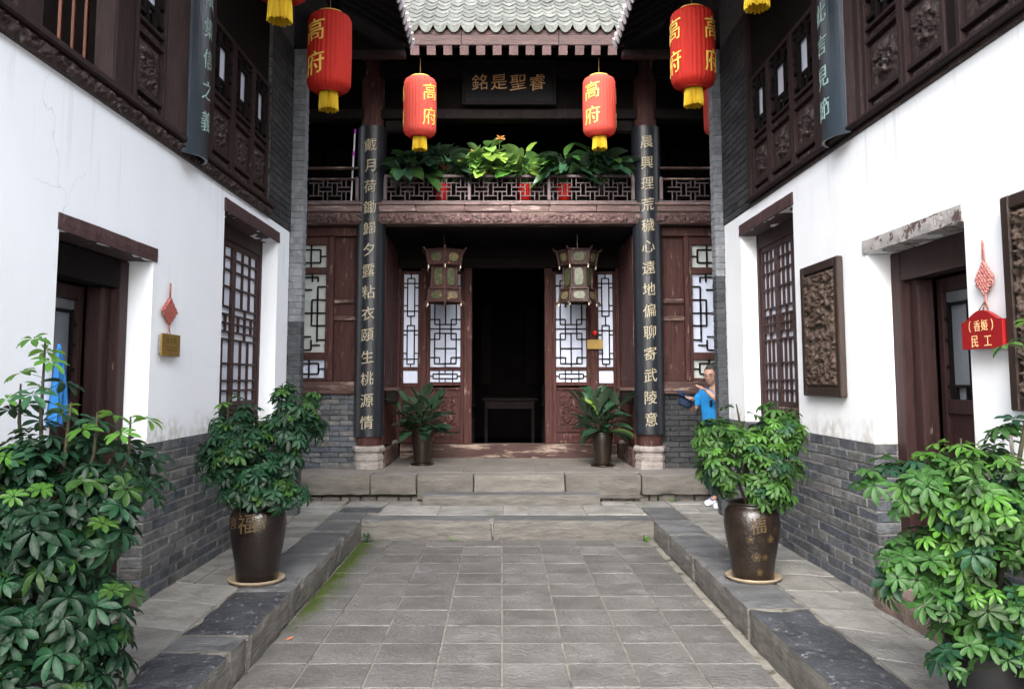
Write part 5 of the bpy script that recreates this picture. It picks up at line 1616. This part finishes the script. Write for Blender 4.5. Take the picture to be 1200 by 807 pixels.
def balcony_plant(lab, x, L, Wd, n, m, seed, spread=.25, zt=4.32, hgt=.28, redpot=True, flowers=(), drop=.4, fm='flower_red'):
    r = random.Random(seed)
    y = 11.27
    n = int(n * 1.35)
    t = thing('balcony_plant', lab, 'potted plant', (x, y, 3.73), 'potted plants on the hall balcony')
    k = MB(); k.lathe([(0, 0), (.08, 0), (.11, .22), (.12, .24), (.10, .24), (.095, .2), (0, .2)], (x, y, 3.94), 20); k.obj('pot', 'red_pot' if redpot else 'pot_brown', t, True)
    k = MB(); k.lathe([(0, 0), (.13, 0), (.13, .2), (0, .2)], (x, y, 3.735), 16); k.obj('pot_stand', 'dark_shaded_wood', t)
    for i in range(n):
        a = r.uniform(0, 2 * math.pi)
        u = r.random()
        el_ = r.uniform(-.25, .9)
        q = spread * (.25 + .75 * u)
        p = Vector((x + math.cos(a) * q, y - .08 + math.sin(a) * q * .75 - .05, zt + .02 + hgt * r.random() * (1.15 - .6 * u)))
        d = Vector((math.cos(a) * math.cos(el_), math.sin(a) * math.cos(el_) - .45, math.sin(el_) - .25 * u))
        mm = m if isinstance(m, str) else r.choice(m)
        point_leaf(t, broad_leaf(L, Wd, mm, r.randint(0, 1), r.choice((.3, .6)) * drop / .4), p - d * L * .3, d, r.uniform(-.7, .7), r.uniform(.7, 1.15))
        if i % 3 == 0:
            k = MB(); k.tube([(x, y, 4.14), (x * .6 + p.x * .4, y, zt - .02), p - d * L * .3], .005, 4); k.obj('stalk', 'stem_green', t)
    for (fx, fz) in flowers:
        k = MB()
        c = Vector((fx, y - .12, fz))
        for j in range(4):
            a = j * 1.7 + .4
            vs = []; fs = []
            leaflet(vs, fs, c, Vector((math.cos(a), -.4, .3 + .5 * math.sin(a * 2))).normalized(), Vector((0, -.6, .8)), .075, .035, .2)
            k.add(vs, fs)
        k.obj('flower', fm, t)
        k = MB(); k.tube([c, (fx * .7 + x * .3, y, zt - .05)], .003, 4); k.obj('stalk', 'stem_green', t)
    return t
balcony_plant('dark broad leaved plant at the left end of the balcony', -1.30, .29, .17, 38, ('leaf_broad', 'leaf_broad', 'leaf_mid'), 1, .27, 4.28, .26, False, drop=.5)
balcony_plant('dark plant with a red flower behind the left lantern fringe', -.83, .29, .17, 40, ('leaf_broad', 'leaf_broad', 'leaf_dark'), 2, .26, 4.30, .30, True, flowers=((-.80, 4.38),))
balcony_plant('bright green plant with an orange flower at the middle of the balcony', -.22, .27, .18, 54, ('leaf_bright', 'leaf_bright', 'leaf_lime'), 3, .27, 4.28, .34, False, flowers=((-.02, 4.80), (-.38, 4.60), (-.27, 4.33)), fm='flower_orange')
balcony_plant('light green plant just right of the middle of the balcony', .32, .27, .18, 42, ('leaf_bright', 'leaf_lime', 'leaf_mid'), 4, .22, 4.28, .24, True, flowers=((.45, 4.36), (.12, 4.42)), fm='flower_orange')
balcony_plant('spiky grey-green plant drooping over the hand rail under the right lantern', .86, .30, .14, 40, ('leaf_broad', 'leaf_mid'), 5, .20, 4.26, .28, True, drop=.8)
balcony_plant('dark green plant at the right end of the balcony', 1.38, .33, .16, 42, ('leaf_broad', 'leaf_mid', 'leaf_broad'), 6, .26, 4.28, .28, False)


def weed(lab, x, y, z, s, seed, m='leaf_mid'):
    r = random.Random(seed)
    k = MB()
    for i in range(26):
        a = r.uniform(0, 6.28); el_ = r.uniform(.2, 1.3)
        d = Vector((math.cos(a) * math.cos(el_), math.sin(a) * math.cos(el_) * .6 - .1, math.sin(el_)))
        b = Vector((x, y, z)) + d * s * r.uniform(0, .8)
        vs = []; fs = []
        leaflet(vs, fs, b, (d + Vector([r.uniform(-.5, .5) for _ in range(3)])).normalized(), Vector((0, 0, 1)) if abs(d.z) < .9 else Vector((0, 1, 0)), s * .5, s * .28, .4, n=3)
        k.add(vs, fs)
    return tag(k.obj('weed', m, None, True, (x, y, z)), lab, 'weed')
weed('small dark weed in the far left corner of the sunken court', -1.43, 8.95, FZ, .09, 1, 'leaf_dark')
weed('tiny weed at the foot of the far kerb, left of the middle', -.52, 8.99, FZ, .04, 2, 'leaf_light')
weed('bright weed in the far right corner of the sunken court', 1.54, 8.97, FZ, .07, 3, 'leaf_light')
weed('low weed growing in the rubble under the platform edge by the right wall', 2.1, 10.38, 0, .06, 4, 'leaf_light')
k = MB(); vs = []; fs = []
leaflet(vs, fs, Vector((-1.42, 5.62, FZ + .006)), Vector((1, .3, .1)).normalized(), Vector((0, 0, 1)), .05, .03, -.2)
k.add(vs, fs); tag(k.obj('fallen_leaf', 'flower_orange'), 'single small orange leaf fallen beside the left kerb', 'leaf')

# ============================================================ OTHER THINGS
# slim white and purple pole behind the left balcony rail
t = thing('slim_pole', 'slim white and purple stick leaning behind the left end of the balcony rail', 'pole', (-1.98, 11.2, 3.75))
k = MB(); k.tube([(-2.06, 11.14, 3.9), (-2.02, 11.13, 4.88)], .011, 7); k.obj('stick', 'white_plastic', t)
for z_ in (4.55, 4.86):
    k = MB(); k.tube([(-2.035 + (z_ - 4.55) * .05, 11.132, z_), (-2.03 + (z_ - 4.55) * .05, 11.130, z_ + .06)], .016, 7); k.obj('grip', 'purple', t)
# blue cloth at the left door
t = MB()
v = []; f = []
N_ = 14
for j in range(13):
    u = j / 12
    z_ = 1.67 - .40 * u
    w = .015 + .12 * u ** .8
    for i in range(N_ + 1):
        q = i / N_
        v.append((-2.385 + .030 * math.sin(q * 14 + u * 2) * (.3 + u), 4.42 + .03 + w * (q - .35), z_ - .02 * math.sin(q * 5)))
for j in range(12):
    for i in range(N_):
        a = j * (N_ + 1) + i; f.append((a, a + 1, a + N_ + 2, a + N_ + 1))
t.add(v, f); o = t.obj('blue_cloth', 'blue_cloth', None, True)
tag(o, 'bright blue cloth hanging at the left doorway behind the big plant', 'cloth')
sm = o.modifiers.new('s', 'SOLIDIFY'); sm.thickness = .006

# furniture dimly seen in the hall
t = thing('altar_table', 'long dark wooden table standing deep inside the hall', 'table', (.1, 14.8, PE))
P('table_top', -.35, .62, 14.5, 15.0, 1.12, 1.17, 'dark_shaded_wood', t, .01)
P('apron', -.30, .57, 14.53, 14.56, .98, 1.119, 'dark_shaded_wood', t, .01)
for x_ in (-.30, .52):
    for y_ in (14.54, 14.92): P('leg', x_, x_ + .05, y_, y_ + .05, PE, 1.119, 'dark_shaded_wood', t, .006)
for i, x_ in enumerate((-.72, .95)):
    t = thing('armchair', 'dark wooden armchair in the hall %s of the long table' % ('left' if i == 0 else 'right'), 'chair', (x_, 14.6, PE), 'armchairs in the hall')
    P('seat', x_ - .25, x_ + .25, 14.4, 14.85, .78, .82, 'dark_shaded_wood', t, .01)
    P('backrest', x_ - .23, x_ + .23, 14.83, 14.87, .822, 1.4, 'dark_shaded_wood', t, .01)
    for a in (-.24, .2):
        for y_ in (14.41, 14.81): P('leg', x_ + a, x_ + a + .04, y_, y_ + .04, PE, .779, 'dark_shaded_wood', t, .005)
    for a in (-.26, .22): P('armrest', x_ + a, x_ + a + .04, 14.42, 14.82, 1.03, 1.07, 'dark_shaded_wood', t, .008)
for x_ in (-.42, .5):
    t = tag(P('hall_scroll', x_, x_ + .2, 16.93, 16.96, 1.4, 3.0, 'dark_shaded_wood', None, .005), 'dim hanging board on the rear wall inside the hall, %s one' % ('left' if x_ < 0 else 'right'), 'scroll', 'boards on the rear wall')

# ============================================================ PERSON
def skinned(name, joints, edges, m, root=0, sub_=2):
    """joints: list of (co, rx, ry)"""
    me = bpy.data.meshes.new(name)
    me.from_pydata([j[0] for j in joints], edges, [])
    o = bpy.data.objects.new(name, me); COL.objects.link(o)
    o.modifiers.new('skin', 'SKIN').use_smooth_shade = True
    for i, j in enumerate(joints):
        sv = me.skin_vertices[0].data[i]
        sv.radius = (j[1], j[2]); sv.use_root = i == root
    s_ = o.modifiers.new('sub', 'SUBSURF'); s_.levels = s_.render_levels = sub_
    bpy.context.view_layer.update()
    r_ = bpy.data.meshes.new_from_object(o.evaluated_get(bpy.context.evaluated_depsgraph_get()))
    bpy.data.objects.remove(o)
    return r_


def merge_remesh(meshes, voxel, m, smooth_it=2):
    bm = bmesh.new()
    for me in meshes: bm.from_mesh(me)
    me = bpy.data.meshes.new('body'); bm.to_mesh(me); bm.free()
    o = bpy.data.objects.new('tmp', me); COL.objects.link(o)
    r_ = o.modifiers.new('r', 'REMESH'); r_.mode = 'VOXEL'; r_.voxel_size = voxel; r_.use_smooth_shade = True
    s_ = o.modifiers.new('s', 'SMOOTH'); s_.iterations = smooth_it; s_.factor = .5
    bpy.context.view_layer.update()
    out = bpy.data.meshes.new_from_object(o.evaluated_get(bpy.context.evaluated_depsgraph_get()))
    bpy.data.objects.remove(o)
    out.materials.clear(); out.materials.append(MAT[m])
    return out

V = Vector
# body frame: x to the person's right-hand side as seen here (image left = -x), y away from the camera; he faces -x and a little -y
FACE = R(-52)                       # heading of the face, measured from -y towards -x
def face_dir(a): return V((math.sin(a), -math.cos(a), 0))
fd = face_dir(FACE); rd = V((-fd.y, fd.x, 0))          # rd: towards the person's left... (counter-clockwise of the heading)
O_ = V((2.545, 9.93, 0))
def B(f_, l_, z_): return fd * f_ + rd * l_ + V((0, 0, z_))        # forward, left, up (relative to O_)
SHL = .185
# limbs and torso
J = []; Ed = []
def add(co, rx, ry=None): J.append((co, rx, ry if ry else rx)); return len(J) - 1
pel = add(B(0, 0, .90), .135, .105)
wa = add(B(.01, 0, 1.05), .125, .10); Ed.append((pel, wa))
ch_ = add(B(0, 0, 1.24), .15, .11); Ed.append((wa, ch_))
nk = add(B(-.01, 0, 1.37), .075, .07); Ed.append((ch_, nk))
nk2 = add(B(.015, 0, 1.44), .052); Ed.append((nk, nk2))
nk3 = add(B(.02, 0, 1.50), .05); Ed.append((nk2, nk3))
for sg in (-1, 1):
    hp = add(B(0, sg * .09, .82), .085); Ed.append((pel, hp))
    kn = add(B(.03 if sg > 0 else .0, sg * .10, .46), .058); Ed.append((hp, kn))
    an = add(B(-.03 + (.07 if sg > 0 else -.05), sg * .10, .09), .04); Ed.append((kn, an))
    ft = add(B(.09 + (.07 if sg > 0 else -.05), sg * .11, .04), .036); Ed.append((an, ft))
# near arm (his left): hand pushed out at face level, palm outwards; far arm (his right): holds the dark cap lower down
sl_, sr_ = B(-.01, SHL, 1.33), B(-.01, -SHL, 1.33)
el_l, wr_l = B(.19, SHL + .03, 1.24), B(.26, .08, 1.365)
el_r, wr_r = B(.12, -SHL - .07, 1.12), B(.26, -.13, 1.27)
for (s0, e0, w0) in ((sl_, el_l, wr_l), (sr_, el_r, wr_r)):
    a_ = add(s0, .058); Ed.append((ch_, a_)); b_ = add(e0, .043); Ed.append((a_, b_)); c_ = add(e0.lerp(w0, .6), .036); Ed.append((b_, c_)); d_ = add(w0, .026); Ed.append((c_, d_))
body = skinned('b', J, Ed, 'skin')
# hands: palm plus five separate fingers
def hand(w0, dirn, palm_n, thumb_side, curl):
    dirn = dirn.normalized(); palm_n = (palm_n - dirn * palm_n.dot(dirn)).normalized(); sd_ = dirn.cross(palm_n)
    out = []
    out.append(skinned('p', [(w0 - dirn * .02, .024, .022), (w0 + dirn * .04, .036, .016), (w0 + dirn * .085, .040, .014)], [(0, 1), (1, 2)], 'skin', 0, 1))
    for i, (off, ln) in enumerate(((-.030, .062), (-.010, .074), (.011, .070), (.031, .055))):
        base = w0 + dirn * .078 + sd_ * off
        c1 = base + (dirn + sd_ * off * 2).normalized() * ln * .5 + palm_n * curl * ln * .2
        c2 = c1 + (dirn * (1 - curl * .5) + palm_n * curl).normalized() * ln * .5
        out.append(skinned('f', [(base - dirn * .015, .010, .010), (base, .010, .010), (c1, .0092, .0092), (c2, .008, .008)], [(0, 1), (1, 2), (2, 3)], 'skin', 0, 1))
    tb = w0 + dirn * .03 + sd_ * thumb_side * .028
    out.append(skinned('t', [(w0 + dirn * .02, .012, .012), (tb, .012, .012), (tb + (dirn * .6 + sd_ * thumb_side).normalized() * .035, .0105, .0105), (tb + (dirn * .9 + sd_ * thumb_side * .6).normalized() * .062, .0085, .0085)], [(0, 1), (1, 2), (2, 3)], 'skin', 0, 1))
    return out
hl = hand(wr_l, V((-.85, -.15, .42)), V((-.2, .3, -.9)), -1, .06)
hr = hand(wr_r, V((-.85, -.1, .15)), V((.1, .3, -.9)), 1, .8)
# head: an ovoid with brow, sockets, nose, lips, chin and ears
def head_mesh():
    bm = bmesh.new(); bmesh.ops.create_uvsphere(bm, u_segments=40, v_segments=30, radius=1)
    for v_ in bm.verts:
        p = v_.co.copy()
        x_, y_, z_ = p.x, p.y, p.z            # y- is the face before turning
        w = .078 * (1 - .16 * max(0, -z_) ** 1.5 + .02 * z_)
        dpt = .098
        hh_ = .122
        fx, fy, fz = x_ * w, y_ * dpt, z_ * hh_
        if z_ < -.2 and y_ > 0: fy *= 1 - .45 * (-z_ - .2)
        g = lambda cx, cz, sx_, sz_: math.exp(-((fx - cx) / sx_) ** 2 - ((fz - cz) / sz_) ** 2)
        if y_ < .1:
            fy -= .026 * g(0, -.030, .011, .014) + .012 * g(0, -.005, .009, .022)         # nose
            fy += .009 * (g(-.031, .002, .016, .012) + g(.031, .002, .016, .012))             # sockets
            fy -= .005 * (g(-.03, .022, .022, .007) + g(.03, .022, .022, .007))                # brows
            fy -= .006 * g(0, -.066, .022, .005) + .005 * g(0, -.078, .018, .005)              # lips
            fy += .004 * g(0, -.072, .024, .0025)
            fy -= .009 * g(0, -.104, .022, .014)                                               # chin
        v_.co = V((fx, fy, fz))
    me = bpy.data.meshes.new('h'); bm.to_mesh(me); bm.free(); return me
hc = O_ + B(.03, 0, 1.545) + V((-.025, 0, 0))
Rz_h = Matrix.Translation(hc) @ Matrix.Rotation(R(-36), 4, 'Z') @ Matrix.Rotation(R(6), 4, 'X')
hm = head_mesh(); hm.transform(Rz_h)
parts_ = [body] + hl + hr
for q in parts_: q.transform(Matrix.Translation(O_))
ears = []
for sg in (-1, 1):
    e_ = bpy.data.meshes.new('e'); bm = bmesh.new(); bmesh.ops.create_uvsphere(bm, u_segments=12, v_segments=8, radius=1)
    for v_ in bm.verts: v_.co = V((v_.co.x * .010, v_.co.y * .018, v_.co.z * .031))
    bm.to_mesh(e_); bm.free(); e_.transform(Rz_h @ Matrix.Translation((sg * .079, .008, -.012))); ears.append(e_)
man = thing('person', 'person in bright blue polo shirt and glasses behind the right pier, holding a dark cap', 'person', tuple(O_))
bd = merge_remesh(parts_ + [hm] + ears, .0065, 'skin')
bd.transform(Matrix.Translation(-O_))
put('body', bd, O_, man)
def cloth_part(name, joints, edges, m, root=0):
    q = skinned(name, joints, edges, m, root, 3)
    for v_ in q.vertices:
        c_ = v_.co
        v_.co = c_ + v_.normal * (.010 * (1 - abs(noise.noise(V((c_.x * 7, c_.y * 7, c_.z * 13 + c_.x * 12))))) ** 3 + .007 * noise.noise(c_ * 22) - .004)
    q.materials.append(MAT[m])
    return put(name, q, O_, man)
cloth_part('polo_shirt', [(B(0, 0, .86), .165, .135), (B(.01, 0, 1.02), .158, .132), (B(0, 0, 1.23), .178, .138), (B(-.01, 0, 1.365), .105, .09), (B(.0, 0, 1.405), .068, .066),
                          (sl_, .076, .076), (sl_.lerp(el_l, .75), .066, .066), (sr_, .076, .076), (sr_.lerp(el_r, .75), .066, .066)],
           [(0, 1), (1, 2), (2, 3), (3, 4), (2, 5), (5, 6), (2, 7), (7, 8)], 'shirt_blue')
cloth_part('trousers', [(B(0, 0, .92), .15, .12), (B(0, 0, .86), .155, .125)] + sum([[(B(0, sg * .09, .80), .10, .10), (B(.03 if sg > 0 else 0, sg * .10, .46), .075, .075), (B(-.03 + (.07 if sg > 0 else -.05), sg * .10, .10), .062, .062)] for sg in (-1, 1)], []),
           [(0, 1), (1, 2), (2, 3), (3, 4), (1, 5), (5, 6), (6, 7)], 'trousers')
for sg in (-1, 1):
    a_ = B(-.05 + (.07 if sg > 0 else -.05), sg * .10, .045); b_ = B(.13 + (.07 if sg > 0 else -.05), sg * .115, .035)
    q = skinned('sh', [(a_, .046, .05), (a_.lerp(b_, .5), .046, .046), (b_, .042, .036)], [(0, 1), (1, 2)], 'shoe_white')
    for v_ in q.vertices: v_.co.z = max(v_.co.z, .004)
    q.materials.append(MAT['shoe_white']); sh_ = put('shoe', q, O_, man)
    k = MB(); c0 = O_ + a_.lerp(b_, .55) + V((0, 0, .03)); k.tube([c0 - rd * .035 + V((0, 0, .0)), c0 + V((0, 0, .022)), c0 + rd * .035], .012, 6); k.obj('shoe_stripe', 'shoe_blue', man, True)
# hair: a close cap set back from the forehead
q = bpy.data.meshes.new('hair'); bm = bmesh.new(); bmesh.ops.create_uvsphere(bm, u_segments=32, v_segments=24, radius=1)
dl = [v_ for v_ in bm.verts if v_.co.z < .15 - (.75 if v_.co.y > .0 else 0) * min(1, v_.co.y * 1.4) + (.62 * max(0, -v_.co.y - .15))]
bmesh.ops.delete(bm, geom=dl, context='VERTS')
for v_ in bm.verts: v_.co = V((v_.co.x * .084, v_.co.y * .106 + .004, v_.co.z * .134)) + noise.noise_vector(v_.co * 6) * .002
bm.to_mesh(q); bm.free(); q.transform(Matrix.Translation(-O_) @ Rz_h); q.materials.append(MAT['hair'])
q.polygons.foreach_set('use_smooth', [True] * len(q.polygons))
ho = put('hair', q, O_, man); sm = ho.modifiers.new('s', 'SOLIDIFY'); sm.thickness = .006
# glasses
def hp_(x_, y_, z_): return Rz_h @ V((x_, y_, z_))
for sg in (-1, 1):
    k = MB(); k.tube([hp_(sg * .032 + .022 * math.cos(a), -.104, .0 + .015 * math.sin(a)) for a in [i * math.pi / 6 for i in range(13)]], .0018, 5); gl = k.obj('glasses_rim', 'black_plastic', man)
    k = MB(); k.tube([hp_(sg * .054, -.102, .004), hp_(sg * .080, -.06, .004), hp_(sg * .084, .0, -.002)], .0018, 5); k.obj('glasses_arm', 'black_plastic', man)
    k = MB(); k.tube([hp_(sg * .012, -.100, .026), hp_(sg * .03, -.104, .030), hp_(sg * .05, -.090, .025)], .003, 5); k.obj('eyebrow', 'hair', man)
    k = MB(); k.lathe([(0, -.0045), (.006, 0), (0, .0045)], tuple(hp_(sg * .031, -.0865, .001)), 10); k.obj('eye', 'black_plastic', man, True)
k = MB(); k.tube([hp_(-.010, -.106, .004), hp_(.010, -.106, .004)], .0018, 5); k.obj('glasses_bridge', 'black_plastic', man)
k = MB(); c0 = O_ + B(.13, .04, 1.25); k.tube([c0, c0 + V((-.01, -.01, -.07))], [.016, .012], 8); k.obj('sunglasses_on_shirt', 'black_plastic', man, True)
# the dark cap he holds
hd = O_ + wr_r + V((-.085, -.02, -.035))
t = thing('cap', 'dark blue cap held up in the hand of the person in blue', 'cap', tuple(hd))
k = MB()
Mx = Matrix.Translation(hd) @ Matrix.Rotation(R(28), 4, 'Y') @ Matrix.Rotation(R(20), 4, 'X')
v = []; f = []
prof = [(.085, -.06), (.088, -.02), (.084, .02), (.066, .052), (.035, .066), (.001, .07)]
for lay, (dr_) in enumerate((0, -.005)):
    for (r_, z_) in prof:
        for i in range(24):
            a = 2 * math.pi * i / 24
            v.append(Mx @ V(((max(.001, r_ + dr_)) * 1.08 * math.cos(a), (max(.001, r_ + dr_)) * math.sin(a), -(z_ + dr_))))
for lay in (0, 1):
    for j in range(5):
        for i in range(24):
            b0 = lay * 144 + j * 24; f.append((b0 + i, b0 + (i + 1) % 24, b0 + 24 + (i + 1) % 24, b0 + 24 + i))
for i in range(24): f.append((i, (i + 1) % 24, 144 + (i + 1) % 24, 144 + i))
k.add(v, f); k.obj('crown', 'navy', t, True)
k = MB(); v = []; f = []
for lay in (0, .004):
    for r_ in (.082, .11, .145):
        for i in range(13):
            a = R(-60) + R(120) * i / 12
            v.append(Mx @ V((-(r_ if r_ < .1 else .02 + r_ * math.cos(a) * .9) if False else -r_ * math.cos(a), r_ * math.sin(a) * (.9 if r_ > .1 else 1), .058 - lay + .02 * math.sin(a) ** 2)))
for j in range(2):
    for i in range(12):
        for lay in (0, 1):
            b0 = lay * 39 + j * 13; f.append((b0 + i, b0 + i + 1, b0 + 14 + i, b0 + 13 + i))
k.add(v, f); k.obj('peak', 'navy', t, True)

# shoot of the right hand shrub that reaches in front of the red sign
bpy.context.view_layer.update()
